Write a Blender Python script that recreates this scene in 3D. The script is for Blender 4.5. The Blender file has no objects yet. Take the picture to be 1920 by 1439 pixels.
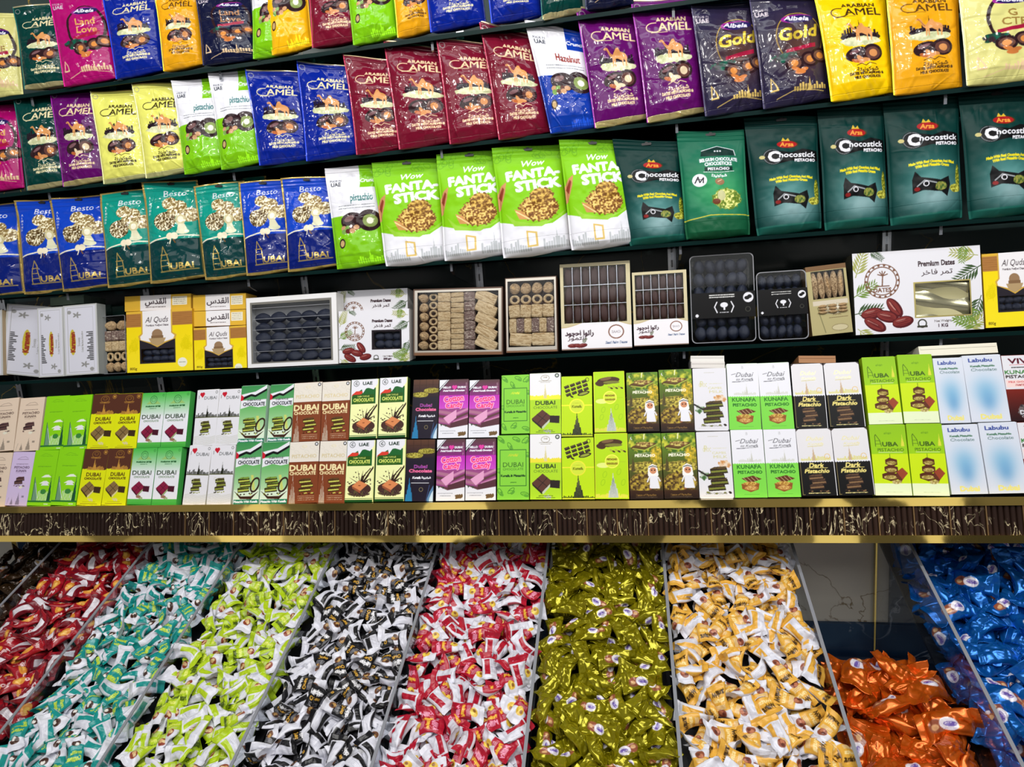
import bpy, math, random
import numpy as np
from mathutils import Matrix, Vector
random.seed(7)
SC = bpy.context.scene
COL = SC.collection

# ------------------------------------------------------------------ camera
F_PX = 1234.0
CX, CY = 960.0, 719.5
_X = np.array([0.98293735, -0.04184831, -0.17911695]); _X /= np.linalg.norm(_X)   # shelf direction in camera axes (right, down, forward)
_Z0 = np.array([0, -1.0, 0]); _Z0 -= (_Z0 @ _X) * _X; _Z0 /= np.linalg.norm(_Z0)
_Y0 = np.cross(_Z0, _X)
PITCH = math.radians(10.0)
_Y = math.cos(PITCH) * _Y0 + math.sin(PITCH) * _Z0
_Z = -math.sin(PITCH) * _Y0 + math.cos(PITCH) * _Z0
C2W = np.stack([_X, _Y, _Z])            # camera (right, down, forward) -> world
CAM = np.array([0.0, 0.0, 1.6])
cd = bpy.data.cameras.new('camera'); cam = bpy.data.objects.new('camera', cd); COL.objects.link(cam)
cd.sensor_fit = 'HORIZONTAL'; cd.sensor_width = 36.0; cd.lens = F_PX / 1920 * 36.0
cd.clip_start = 0.05; cd.clip_end = 50
R = np.stack([C2W[:, 0], -C2W[:, 1], -C2W[:, 2]], axis=1)
cam.matrix_world = Matrix([list(R[i]) + [CAM[i]] for i in range(3)] + [[0, 0, 0, 1]])
SC.camera = cam

# ------------------------------------------------------------------ light of the shop
SC.view_settings.view_transform = 'Standard'; SC.view_settings.look = 'None'
SC.view_settings.exposure = -0.88; SC.view_settings.gamma = 1.0; SC.view_settings.use_curve_mapping = False
SC.cycles.max_bounces = 6; SC.cycles.transparent_max_bounces = 12
SC.cycles.sample_clamp_indirect = 6.0
W = bpy.data.worlds.new('shop_ambience'); SC.world = W; W.use_nodes = True
nt = W.node_tree; nt.nodes.clear()
wo = nt.nodes.new('ShaderNodeOutputWorld'); bg = nt.nodes.new('ShaderNodeBackground')
tc = nt.nodes.new('ShaderNodeTexCoord'); vo = nt.nodes.new('ShaderNodeTexVoronoi'); vo.inputs['Scale'].default_value = 8.0
vo.distance = 'CHEBYCHEV'
cr = nt.nodes.new('ShaderNodeValToRGB')
cr.color_ramp.elements[0].position = 0.25; cr.color_ramp.elements[0].color = (0.07, 0.07, 0.08, 1)
cr.color_ramp.elements[1].position = 0.85; cr.color_ramp.elements[1].color = (1.25, 1.22, 1.18, 1)
e = cr.color_ramp.elements.new(0.6); e.color = (0.35, 0.33, 0.32, 1)
nt.links.new(tc.outputs['Generated'], vo.inputs['Vector']); nt.links.new(vo.outputs['Color'], cr.inputs['Fac'])
# the white ceiling of the shop is the bright upper part of the surroundings
sx = nt.nodes.new('ShaderNodeSeparateXYZ'); nt.links.new(tc.outputs['Generated'], sx.inputs[0])
# and the lit shelves across the aisle are a band of bright patches around eye level
zz = nt.nodes.new('ShaderNodeMath'); zz.operation = 'MULTIPLY_ADD'; zz.inputs[1].default_value = 0.5; zz.inputs[2].default_value = 0.5; nt.links.new(sx.outputs['Z'], zz.inputs[0])
rp = nt.nodes.new('ShaderNodeValToRGB'); el = rp.color_ramp.elements
el[0].position = 0.0; el[0].color = (.12, .12, .12, 1); el[1].position = 0.90; el[1].color = (.75, .75, .75, 1)
for ps_, v_ in ((.42, .12), (.47, .85), (.64, .85), (.70, .2), (.82, .25)):
    q_ = el.new(ps_); q_.color = (v_, v_, v_, 1)
nt.links.new(zz.outputs[0], rp.inputs['Fac'])
gain = nt.nodes.new('ShaderNodeMath'); gain.operation = 'MULTIPLY'; gain.inputs[1].default_value = 4.0; nt.links.new(rp.outputs['Color'], gain.inputs[0])
ml = nt.nodes.new('ShaderNodeVectorMath'); ml.operation = 'SCALE'; nt.links.new(cr.outputs['Color'], ml.inputs[0]); nt.links.new(gain.outputs[0], ml.inputs['Scale'])
nt.links.new(ml.outputs['Vector'], bg.inputs['Color']); bg.inputs['Strength'].default_value = 0.33
nt.links.new(bg.outputs['Background'], wo.inputs['Surface'])

def area(name, loc, target, sx, sy, power, color=(1, 1, 1)):
    l = bpy.data.lights.new(name, 'AREA'); l.shape = 'RECTANGLE'; l.size = sx; l.size_y = sy; l.energy = power; l.color = color
    o = bpy.data.objects.new(name, l); COL.objects.link(o); o.location = loc
    d = Vector(target) - Vector(loc); o.rotation_euler = d.to_track_quat('-Z', 'Y').to_euler()
    return o
area('ceiling_panel_light', (0.2, -0.9, 3.3), (0.1, 1.9, 1.3), 3.8, 1.6, 92, (1.0, 0.985, 0.96))
area('ceiling_panel_light', (0.1, 0.55, 3.4), (0.1, 1.3, 0.7), 3.4, 0.35, 42, (0.95, 0.97, 1.0))
for lx in (-1.9, -1.2, -0.5, 0.2, 0.9, 1.6):
    area('ceiling_spot_light', (lx, 0.15, 2.95), (lx + 0.1, 1.8, 1.2), 0.07, 0.07, 12.0, (1.0, 0.96, 0.9))

# ------------------------------------------------------------------ geometry of the place
def ray(px, py):
    return C2W @ np.array([px - CX, py - CY, F_PX])
class Plane:
    def __init__(s, elev, y, px, py):
        e = math.radians(elev); s.U = np.array([0, math.cos(e), math.sin(e)]); s.N = np.array([0, -math.sin(e), math.cos(e)])
        r = ray(px, py); s.O = CAM + r * (y / r[1]); s.O = np.array([0, s.O[1], s.O[2]])
    def hit(s, px, py, off=0.0):
        r = ray(px, py); o = s.O + s.N * off
        return CAM + r * (((o - CAM) @ s.N) / (r @ s.N))
    def uv(s, P):
        return P[0], float((P - s.O) @ s.U)
    def at(s, x, u, off=0.0):
        return np.array([x, 0, 0]) + np.array([0, s.O[1], s.O[2]]) + s.U * u + s.N * off
P5 = Plane(68.1, 1.60, 1150, 937)
P4 = Plane(79.1, 1.78, 1150, 655)
P3 = Plane(84.0, 1.80, 1150, 462)
P2 = Plane(84.0, 1.80, 1150, 237)
P1 = Plane(84.0, 1.80, 1150, 22)
PF = Plane(75.0, 1.585, 1150, 939)       # fascia front
PB = Plane(22.55, 1.68, 1150, 1018)      # top edges of the bin dividers
XL, XR = -2.3, 1.9

# ------------------------------------------------------------------ helpers for objects
def lin(c):
    c = np.asarray(c, float)
    return np.where(c <= 0.04045, c / 12.92, ((c + 0.055) / 1.055) ** 2.4)
def rgb(*c):
    return tuple(v / 255.0 for v in c)
def empty(name, loc):
    o = bpy.data.objects.new(name, None); COL.objects.link(o); o.location = loc; o.empty_display_size = 0.02
    return o
def tag(o, label=None, cat=None, group=None, kind=None):
    if label: o['label'] = label
    if cat: o['category'] = cat
    if group: o['group'] = group
    if kind: o['kind'] = kind
    return o
def link(name, me, parent=None, mat=None):
    o = bpy.data.objects.new(name, me); COL.objects.link(o)
    if mat is not None and not me.materials: me.materials.append(mat)
    if parent is not None: o.parent = parent
    return o
def mesh_np(name, V, F, mat=None, col=None, smooth=True):
    """V (n,3) array, F (m,4) int array of quads (a triangle repeats its last index)."""
    me = bpy.data.meshes.new(name)
    V = np.ascontiguousarray(V, dtype=np.float32)
    F = [np.asarray(f, dtype=np.int32) for f in (F if isinstance(F, (list, tuple)) else [F])]
    F = [f for f in F if len(f)]
    me.vertices.add(len(V)); me.vertices.foreach_set('co', V.ravel())
    nl = sum(f.size for f in F); npoly = sum(len(f) for f in F)
    me.loops.add(nl); me.polygons.add(npoly)
    me.loops.foreach_set('vertex_index', np.concatenate([f.ravel() for f in F]))
    tot = np.concatenate([np.full(len(f), f.shape[1], np.int32) for f in F])
    st = np.concatenate([[0], np.cumsum(tot)[:-1]]).astype(np.int32)
    me.polygons.foreach_set('loop_start', st)
    me.polygons.foreach_set('use_smooth', np.full(npoly, smooth))
    if col is not None:
        a = me.color_attributes.new('Col', 'FLOAT_COLOR', 'POINT')
        a.data.foreach_set('color', np.ascontiguousarray(col, dtype=np.float32).ravel())
    me.update(calc_edges=True); me.validate()
    if mat: me.materials.append(mat)
    return me
def boxes_mesh(name, bs, mat, smooth=False):
    V, F = [], []
    for (a, b) in bs:
        n = len(V)
        for z in (a[2], b[2]):
            V += [(a[0], a[1], z), (b[0], a[1], z), (b[0], b[1], z), (a[0], b[1], z)]
        F += [(n, n+3, n+2, n+1), (n+4, n+5, n+6, n+7), (n, n+1, n+5, n+4), (n+1, n+2, n+6, n+5), (n+2, n+3, n+7, n+6), (n+3, n, n+4, n+7)]
    return mesh_np(name, np.array(V), np.array(F), mat, smooth=smooth)
def prism(name, prof, x0, x1, mat):
    """profile [(y,z)...] run along x"""
    n = len(prof); V = [(x0, y, z) for y, z in prof] + [(x1, y, z) for y, z in prof]
    q = [(i, (i+1) % n, (i+1) % n + n, i + n) for i in range(n)]
    me = bpy.data.meshes.new(name); me.from_pydata(V, [], q + [tuple(range(n))[::-1], tuple(range(n, 2*n))]); me.update()
    me.materials.append(mat); return me
def bevel(o, w=0.002, seg=2):
    m = o.modifiers.new('bevel', 'BEVEL'); m.width = w; m.segments = seg; m.limit_method = 'ANGLE'

# ------------------------------------------------------------------ materials
def pbr(name, color=(0.8, 0.8, 0.8), rough=0.4, metal=0.0, attr=False, bump=0.0, bscale=300.0, coat=0.0, spec=0.5, alpha_metal=False, alpha=1.0):
    m = bpy.data.materials.new(name); m.use_nodes = True; t = m.node_tree; b = t.nodes['Principled BSDF']
    b.inputs['Base Color'].default_value = (*color, 1); b.inputs['Roughness'].default_value = rough; b.inputs['Metallic'].default_value = metal
    b.inputs['Specular IOR Level'].default_value = spec
    if coat: b.inputs['Coat Weight'].default_value = coat; b.inputs['Coat Roughness'].default_value = 0.08
    if attr:
        a = t.nodes.new('ShaderNodeAttribute'); a.attribute_name = 'Col'; t.links.new(a.outputs['Color'], b.inputs['Base Color'])
        if alpha_metal: t.links.new(a.outputs['Alpha'], b.inputs['Metallic'])
    if bump:
        n = t.nodes.new('ShaderNodeTexNoise'); n.inputs['Scale'].default_value = bscale; n.inputs['Detail'].default_value = 4
        tcn = t.nodes.new('ShaderNodeTexCoord'); t.links.new(tcn.outputs['Object'], n.inputs['Vector'])
        bp = t.nodes.new('ShaderNodeBump'); bp.inputs['Strength'].default_value = bump; bp.inputs['Distance'].default_value = 0.002
        t.links.new(n.outputs['Fac'], bp.inputs['Height']); t.links.new(bp.outputs['Normal'], b.inputs['Normal'])
    return m
def film(name, tint=(0.9, 0.95, 0.95), base=0.06, rough=0.05, fres=1.35, fmax=0.6):
    """clear sheet: mostly transparent, with reflections and a slight tint"""
    m = bpy.data.materials.new(name); m.use_nodes = True; t = m.node_tree; t.nodes.clear()
    o = t.nodes.new('ShaderNodeOutputMaterial'); tr = t.nodes.new('ShaderNodeBsdfTransparent'); tr.inputs['Color'].default_value = (*tint, 1)
    g = t.nodes.new('ShaderNodeBsdfGlossy'); g.inputs['Roughness'].default_value = rough
    f = t.nodes.new('ShaderNodeFresnel'); f.inputs['IOR'].default_value = fres
    ad = t.nodes.new('ShaderNodeMath'); ad.operation = 'MULTIPLY_ADD'; ad.inputs[1].default_value = fmax; ad.inputs[2].default_value = base
    t.links.new(f.outputs['Fac'], ad.inputs[0])
    mx = t.nodes.new('ShaderNodeMixShader'); t.links.new(ad.outputs['Value'], mx.inputs['Fac'])
    t.links.new(tr.outputs[0], mx.inputs[1]); t.links.new(g.outputs[0], mx.inputs[2]); t.links.new(mx.outputs[0], o.inputs['Surface'])
    return m
M_BAG = pbr('printed_glossy_film', rough=0.12, attr=True, alpha_metal=True, bump=0.2, bscale=60, spec=0.28)
M_BAGMATT = pbr('printed_matt_film', rough=0.4, attr=True, alpha_metal=True, bump=0.2, bscale=60, spec=.12)
M_CARTON = pbr('printed_carton', rough=0.3, attr=True, alpha_metal=True, spec=0.16)
M_WRAP = pbr('printed_wrapper_film', rough=0.33, attr=True, bump=0.3, bscale=160, spec=0.5)
M_FOIL = pbr('coloured_foil', rough=0.24, attr=True, alpha_metal=True, bump=0.12, bscale=40, spec=0.7)
M_GLASSDK = film('dark_green_shelf_glass', (0.05, 0.12, 0.11), 0.01, 0.03, 1.45, 0.06)
M_ACRYL = film('clear_acrylic', (0.93, 0.95, 0.97), 0.012, 0.03, 1.35, 0.2)
M_ACEDGE = pbr('frosted_acrylic_edge', (0.24, 0.25, 0.28), 0.3)
M_FILM = film('clear_wrap_film', (0.95, 0.96, 0.98), 0.01, 0.08, 1.3, 0.18)
M_GOLD = pbr('polished_gold_metal', (1.0, 0.74, 0.20), 0.04, 1.0, bump=0.25, bscale=4)
M_CHROME = pbr('slotted_chrome_metal', (0.55, 0.56, 0.58), 0.2, 1.0)
M_BLACK = pbr('black_slot', (0.01, 0.01, 0.012), 0.5)
M_EDGE = pbr('dark_green_glass_edge', (0.003, 0.016, 0.015), 0.3, spec=.06)
def marble(name, base, vein, vcol, scale, rough, width=0.035, tintscale=1.2, base2=None, stretch=(1, 1, 1), cover=.45):
    m = bpy.data.materials.new(name); m.use_nodes = True; t = m.node_tree; b = t.nodes['Principled BSDF']; b.inputs['Roughness'].default_value = rough; b.inputs['Specular IOR Level'].default_value = .22
    tcn = t.nodes.new('ShaderNodeTexCoord'); mp = t.nodes.new('ShaderNodeMapping'); t.links.new(tcn.outputs['Object'], mp.inputs['Vector'])
    mp.inputs['Rotation'].default_value = (0.3, 0.6, 0.2); mp.inputs['Scale'].default_value = stretch
    n = t.nodes.new('ShaderNodeTexNoise'); n.inputs['Scale'].default_value = scale; n.inputs['Detail'].default_value = 5; n.inputs['Distortion'].default_value = 1.2
    t.links.new(mp.outputs[0], n.inputs['Vector'])
    su = t.nodes.new('ShaderNodeMath'); su.operation = 'SUBTRACT'; su.inputs[1].default_value = 0.5; t.links.new(n.outputs['Fac'], su.inputs[0])
    ab = t.nodes.new('ShaderNodeMath'); ab.operation = 'ABSOLUTE'; t.links.new(su.outputs[0], ab.inputs[0])
    r = t.nodes.new('ShaderNodeValToRGB'); r.color_ramp.elements[0].position = 0.0; r.color_ramp.elements[0].color = (1, 1, 1, 1)
    r.color_ramp.elements[1].position = width; r.color_ramp.elements[1].color = (0, 0, 0, 1); t.links.new(ab.outputs[0], r.inputs['Fac'])
    n2 = t.nodes.new('ShaderNodeTexNoise'); n2.inputs['Scale'].default_value = scale * 0.7; t.links.new(tcn.outputs['Object'], n2.inputs['Vector'])
    r2 = t.nodes.new('ShaderNodeValToRGB'); r2.color_ramp.elements[0].position = cover; r2.color_ramp.elements[1].position = cover + .08; t.links.new(n2.outputs['Fac'], r2.inputs['Fac'])
    mu = t.nodes.new('ShaderNodeMath'); mu.operation = 'MULTIPLY'; t.links.new(r.outputs['Color'], mu.inputs[0]); t.links.new(r2.outputs['Color'], mu.inputs[1])
    n3 = t.nodes.new('ShaderNodeTexNoise'); n3.inputs['Scale'].default_value = tintscale; t.links.new(tcn.outputs['Object'], n3.inputs['Vector'])
    r3 = t.nodes.new('ShaderNodeValToRGB'); r3.color_ramp.elements[0].position = 0.45; r3.color_ramp.elements[1].position = 0.58
    r3.color_ramp.elements[0].color = (*base, 1); r3.color_ramp.elements[1].color = (*(base2 or vein), 1); t.links.new(n3.outputs['Fac'], r3.inputs['Fac'])
    mx = t.nodes.new('ShaderNodeMix'); mx.data_type = 'RGBA'; t.links.new(mu.outputs[0], mx.inputs['Factor'])
    t.links.new(r3.outputs['Color'], mx.inputs[6]); mx.inputs[7].default_value = (*vcol, 1); t.links.new(mx.outputs[2], b.inputs['Base Color'])
    return m
M_BACK = marble('dark_green_marble_wall', (0.012, 0.032, 0.034), None, (0.45, 0.30, 0.04), 2.2, 0.12, 0.006, 1.0, (0.05, 0.075, 0.07))  # paler grey-green second tone stands in for reflections on the wall
M_FASCIA = marble('dark_marble_with_gold_veins', (0.020, 0.0105, 0.008), None, (0.80, 0.68, 0.42), 16.0, 0.25, 0.015, 3.0, (0.034, 0.018, 0.013), (1.8, 1.0, 0.8), .42)
M_CREAM = marble('cream_and_blue_marble', (0.86, 0.80, 0.70), None, (0.25, 0.16, 0.06), 2.5, 0.18, 0.006, 2.2, (0.78, 0.73, 0.64))
M_NAVY = marble('navy_marble', (0.012, 0.03, 0.075), None, (0.45, 0.5, 0.6), 3.5, 0.15, 0.012, 5.0, (0.03, 0.07, 0.14))

# ------------------------------------------------------------------ drawing of the printed packaging (becomes colour on the vertices of the package itself)
_tx = {}
def glyphs(s, bold):
    k = (s, bold)
    if k not in _tx:
        c = bpy.data.curves.new('t', 'FONT'); c.body = s; c.resolution_u = 2; c.offset = bold
        o = bpy.data.objects.new('t', c); m = bpy.data.meshes.new_from_object(o); m.calc_loop_triangles()
        v = np.array([p.co[:2] for p in m.vertices]).reshape(-1, 2)
        t = np.array([x.vertices[:] for x in m.loop_triangles]).reshape(-1, 3)
        bpy.data.objects.remove(o); bpy.data.curves.remove(c); bpy.data.meshes.remove(m)
        _tx[k] = (v, t)
    return _tx[k]
def vnoise(h, w, cell, rng):
    gh, gw = int(h / cell) + 3, int(w / cell) + 3
    g = rng.random((gh, gw)); y = np.arange(h) / cell; x = np.arange(w) / cell
    yi, xi = y.astype(int), x.astype(int); fy, fx = y - yi, x - xi
    fy = (fy * fy * (3 - 2 * fy))[:, None]; fx = (fx * fx * (3 - 2 * fx))[None]
    return (g[yi][:, xi] * (1-fy) * (1-fx) + g[yi+1][:, xi] * fy * (1-fx) + g[yi][:, xi+1] * (1-fy) * fx + g[yi+1][:, xi+1] * fy * fx)
class Canvas:
    """W units = 100 wide, y down; a = foil mask"""
    SS = 2
    def __init__(s, w, h, H, bg=(1, 1, 1), seed=1):
        s.w, s.h, s.H = w * s.SS, h * s.SS, H; s.ow, s.oh = w, h
        s.im = np.zeros((s.h, s.w, 4)); s.im[..., :3] = bg
        s.kx = s.w / 100.0; s.ky = s.h / H
        s.X, s.Y = np.meshgrid((np.arange(s.w) + .5) / s.kx, (np.arange(s.h) + .5) / s.ky)
        s.rng = np.random.default_rng(seed)
    def put(s, m, col, foil=None, box=None):
        """m mask (0..1), col colour or colour field"""
        im = s.im if box is None else s.im[box[0]:box[1], box[2]:box[3]]
        m = np.asarray(m, float)[..., None]; col = np.asarray(col, float)
        im[..., :3] = im[..., :3] * (1 - m) + col * m
        if foil is not None: im[..., 3:] = im[..., 3:] * (1 - m) + foil * m
        else: im[..., 3:] *= (1 - m)
    def bb(s, x0, y0, x1, y1):
        return (max(0, int(y0 * s.ky) - 1), max(0, min(s.h, int(y1 * s.ky) + 2)), max(0, int(x0 * s.kx) - 1), max(0, min(s.w, int(x1 * s.kx) + 2)))
    def rect(s, x0, y0, x1, y1, col, foil=None):
        b = s.bb(x0, y0, x1, y1); X = s.X[b[0]:b[1], b[2]:b[3]]; Y = s.Y[b[0]:b[1], b[2]:b[3]]
        s.put((X >= x0) & (X <= x1) & (Y >= y0) & (Y <= y1), col, foil, b)
    def ell(s, cx, cy, rx, ry, col, rot=0, foil=None, ring=None):
        r = max(rx, ry); b = s.bb(cx - r, cy - r, cx + r, cy + r)
        X = s.X[b[0]:b[1], b[2]:b[3]] - cx; Y = s.Y[b[0]:b[1], b[2]:b[3]] - cy
        c_, s_ = math.cos(math.radians(rot)), math.sin(math.radians(rot)); u = X * c_ + Y * s_; v = -X * s_ + Y * c_
        d = (u / rx) ** 2 + (v / ry) ** 2; m = d <= 1
        if ring: m &= (u / (rx - ring)) ** 2 + (v / (ry - ring)) ** 2 >= 1
        s.put(m, col, foil, b)
    def mask(s, pts, b):
        X = s.X[b[0]:b[1], b[2]:b[3]]; Y = s.Y[b[0]:b[1], b[2]:b[3]]; m = np.zeros(X.shape, bool); n = len(pts)
        for i in range(n):
            (x0, y0), (x1, y1) = pts[i], pts[(i+1) % n]
            if y0 == y1: continue
            m ^= ((Y > min(y0, y1)) & (Y <= max(y0, y1)) & (X < (x1 - x0) * (Y - y0) / (y1 - y0) + x0))
        return m
    def poly(s, pts, col, foil=None):
        xs = [p[0] for p in pts]; ys = [p[1] for p in pts]; b = s.bb(min(xs), min(ys), max(xs), max(ys))
        if b[1] <= b[0] or b[3] <= b[2]: return
        s.put(s.mask(pts, b), col, foil, b)
    def line(s, pts, w, col, foil=None):
        for (x0, y0), (x1, y1) in zip(pts[:-1], pts[1:]):
            L = math.hypot(x1-x0, y1-y0) or 1; nx, ny = -(y1-y0)/L*w/2, (x1-x0)/L*w/2
            ex, ey = (x1-x0)/L*w/4, (y1-y0)/L*w/4
            s.poly([(x0+nx-ex, y0+ny-ey), (x1+nx+ex, y1+ny+ey), (x1-nx+ex, y1-ny+ey), (x0-nx-ex, y0-ny-ey)], col, foil)
    def grad(s, y0, y1, c0, c1, x0=0, x1=100, foil=None):
        b = s.bb(x0, y0, x1, y1); Y = s.Y[b[0]:b[1], b[2]:b[3]]; t = np.clip((Y - y0) / (y1 - y0), 0, 1)[..., None]
        X = s.X[b[0]:b[1], b[2]:b[3]]
        s.put((X >= x0) & (X <= x1) & (Y >= y0) & (Y <= y1), np.array(c0) * (1-t) + np.array(c1) * t, foil, b)
    def glow(s, cx, cy, rx, ry, col, k=1.0):
        d = ((s.X - cx) / rx) ** 2 + ((s.Y - cy) / ry) ** 2; a = s.im[..., 3].copy(); s.put(k * np.exp(-d * 1.5), col); s.im[..., 3] = a
    def texture(s, cx, cy, rx, ry, c0, c1, cell=2.0, edge=0.25, cut=None, c2=None):
        b = s.bb(cx - rx, cy - ry, cx + rx, cy + ry); h, w = b[1]-b[0], b[3]-b[2]
        if h < 2 or w < 2: return
        n = vnoise(h, w, cell * s.kx, s.rng) * .65 + vnoise(h, w, cell * s.kx * .45, s.rng) * .35
        X = (s.X[b[0]:b[1], b[2]:b[3]] - cx) / rx; Y = (s.Y[b[0]:b[1], b[2]:b[3]] - cy) / ry
        m = X * X + Y * Y + (n - .5) * edge * 2 < 1 - edge * .5
        if cut == 'rect': m = (abs(X) < 1) & (abs(Y) < 1)
        t = np.clip((n - .3) / .4, 0, 1)[..., None]; c = np.array(c0) * (1-t) + np.array(c1) * t
        if c2 is not None: c = np.where((n > .62)[..., None], np.array(c2), c)
        s.put(m, c, None, b)
    def text(s, t, x, y, size, col, sx=1.0, rot=0, bold=0.0, shear=0.0, align='c', foil=None, width=None, arc=0.0):
        """y = middle of the capitals"""
        v, tr = glyphs(t, 0.0)
        if not len(tr): return
        v = v.copy(); x0, x1 = v[:, 0].min(), v[:, 0].max(); wd = x1 - x0
        k = size / 0.7
        if width: sx = width / (wd * k)
        v[:, 0] -= {'c': (x0 + x1) / 2, 'l': x0, 'r': x1}[align]; v[:, 1] -= 0.34
        v[:, 0] += v[:, 1] * shear
        X = v[:, 0] * k * sx; Y = -v[:, 1] * k
        if arc: Y = Y + arc * (X / (wd * k * sx / 2)) ** 2
        c_, s_ = math.cos(math.radians(rot)), math.sin(math.radians(rot))
        PX = (x + X * c_ - Y * s_) * s.kx; PY = (y + X * s_ + Y * c_) * s.ky
        bx0, bx1 = max(0, int(PX.min()) - 1), min(s.w, int(PX.max()) + 2); by0, by1 = max(0, int(PY.min()) - 1), min(s.h, int(PY.max()) + 2)
        if bx1 <= bx0 or by1 <= by0: return
        m = np.zeros((by1-by0, bx1-bx0), bool)
        for a, b, c in tr:
            ax, ay, bx, by, cx, cy = PX[a], PY[a], PX[b], PY[b], PX[c], PY[c]
            i0, i1 = max(bx0, int(min(ax, bx, cx)) - 1), min(bx1, int(max(ax, bx, cx)) + 2)
            j0, j1 = max(by0, int(min(ay, by, cy)) - 1), min(by1, int(max(ay, by, cy)) + 2)
            if i1 <= i0 or j1 <= j0: continue
            gx = np.arange(i0, i1)[None] + .5; gy = np.arange(j0, j1)[:, None] + .5
            e0 = (bx-ax)*(gy-ay) - (by-ay)*(gx-ax); e1 = (cx-bx)*(gy-by) - (cy-by)*(gx-bx); e2 = (ax-cx)*(gy-cy) - (ay-cy)*(gx-cx)
            m[j0-by0:j1-by0, i0-bx0:i1-bx0] |= ((e0 >= -.5) & (e1 >= -.5) & (e2 >= -.5)) | ((e0 <= .5) & (e1 <= .5) & (e2 <= .5))
        r = max(bold * k * s.kx * 1.1, .9) if bold else 0
        if r:
            pad = int(r) + 1; m2 = np.zeros((m.shape[0] + 2*pad, m.shape[1] + 2*pad), bool)
            for dy in range(-pad, pad+1):
                for dx in range(-pad, pad+1):
                    if dx*dx + dy*dy <= r*r + .3: m2[pad+dy:pad+dy+m.shape[0], pad+dx:pad+dx+m.shape[1]] |= m
            y0_, x0_ = max(0, pad - by0), max(0, pad - bx0); m = m2[y0_:, x0_:]
            by0, bx0 = by0 - pad + y0_, bx0 - pad + x0_; by1, bx1 = min(s.h, by0 + m.shape[0]), min(s.w, bx0 + m.shape[1]); m = m[:by1-by0, :bx1-bx0]
        s.put(m, col, foil, (by0, by1, bx0, bx1))
    def scrawl(s, x, y, w, col, h=1.6, gap=0.5):
        """a run of print too small to read"""
        while w > 0:
            l = 1.2 + s.rng.random() * 3.5; s.rect(x, y - h/2, x + min(l, w), y + h/2 * (.4 + .6 * s.rng.random()), col); x += l + gap; w -= l + gap
    def done(s):
        im = s.im.reshape(s.oh, s.SS, s.ow, s.SS, 4).mean(axis=(1, 3)); out = im.copy(); out[..., :3] = lin(np.clip(im[..., :3], 0, 1)); return out
AR_QUDS = '\ufeb1\ufeaa\ufed8\ufedf\ufe8d'
AR_TAMR = '\ufeae\ufea7\ufe8e\ufed3 \ufeae\ufee4\ufe97'
AR_CHOC = '\ufe94\ufe98\ufef4\ufedf\ufeee\ufedb\ufeee\ufeb7'
AR_TAMR2 = '\ufead\ufeee\ufee4\ufe98\ufedf\ufe8d'
AR_AJWA = '\ufea9\ufeee\ufe9f\ufea3\ufe8d \ufe8d\ufeee\ufee7\ufe8d\ufead'
CAMEL = [(.02,.22),(0,.17),(.08,.1),(.16,.12),(.2,.2),(.27,.36),(.36,.42),(.42,.3),(.52,.12),(.6,.1),(.68,.28),(.8,.32),(.9,.4),(.95,.55),(.93,.75),(.9,1),(.86,1),(.86,.75),(.8,.62),(.77,.78),(.78,1),(.74,1),(.72,.72),(.55,.6),(.46,.62),(.46,1),(.42,1),(.4,.66),(.36,1),(.32,1),(.33,.6),(.26,.52),(.18,.36),(.12,.22)]
SAIL = [(0,1),(.04,.5),(.1,0),(.3,.2),(.55,.5),(.7,.8),(.72,1)]
TAN = rgb(214, 150, 90); DK = rgb(45, 26, 30); GOLD = rgb(214, 184, 104); WH = rgb(228, 229, 238)
def shape(c, P, x, y, w, h, col, foil=None):
    c.poly([(x + a * w, y + b * h) for a, b in P], col, foil)
def skyline(c, x, y, w, h, col, n=16, spire=True):
    """buildings standing on the line y"""
    r = c.rng; s = w / n
    for i in range(n):
        k = .25 + .5 * r.random() * (1 - abs(i - n/2) / n); c.rect(x + i*s, y - h*k, x + (i+.75)*s, y, col)
    if spire: c.poly([(x + w*.42, y), (x + w*.46, y - h*.55), (x + w*.48, y - h), (x + w*.5, y - h*.55), (x + w*.54, y)], col)
def tower(c, x, y, w, h, col, col2=None):
    P = [(-.5,0),(-.42,-.3),(-.3,-.3),(-.27,-.5),(-.18,-.5),(-.14,-.7),(-.07,-.7),(-.03,-1),(.03,-1),(.06,-.78),(.12,-.78),(.16,-.58),(.25,-.58),(.3,-.38),(.4,-.38),(.5,0)]
    c.poly([(x + a*w, y + b*h) for a, b in P], col)
    if col2:
        for i in range(7): c.line([(x - w*.4 + i*w*.13, y), (x - w*.02 + i*w*.01, y - h*.8)], w*.03, col2)
def choc_date(c, x, y, s, nut=rgb(205, 140, 85), nuts=True):
    c.ell(x - .3*s, y, .42*s, .27*s, DK, -20); c.ell(x - .34*s, y - .1*s, .22*s, .07*s, rgb(120, 85, 90), -20)
    c.ell(x + .28*s, y - .02*s, .36*s, .34*s, DK); c.ell(x + .28*s, y - .0*s, .27*s, .25*s, rgb(95, 60, 55)); c.ell(x + .3*s, y, .15*s, .15*s, nut)
    if nuts:
        for dx, dy, a in ((-.35, .26, 20), (-.12, .3, -30), (-.2, .18, 60), (.0, .24, 10)): c.ell(x + dx*s, y + dy*s, .16*s, .075*s, nut if dx > -.3 else rgb(178, 98, 52), a)
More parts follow.
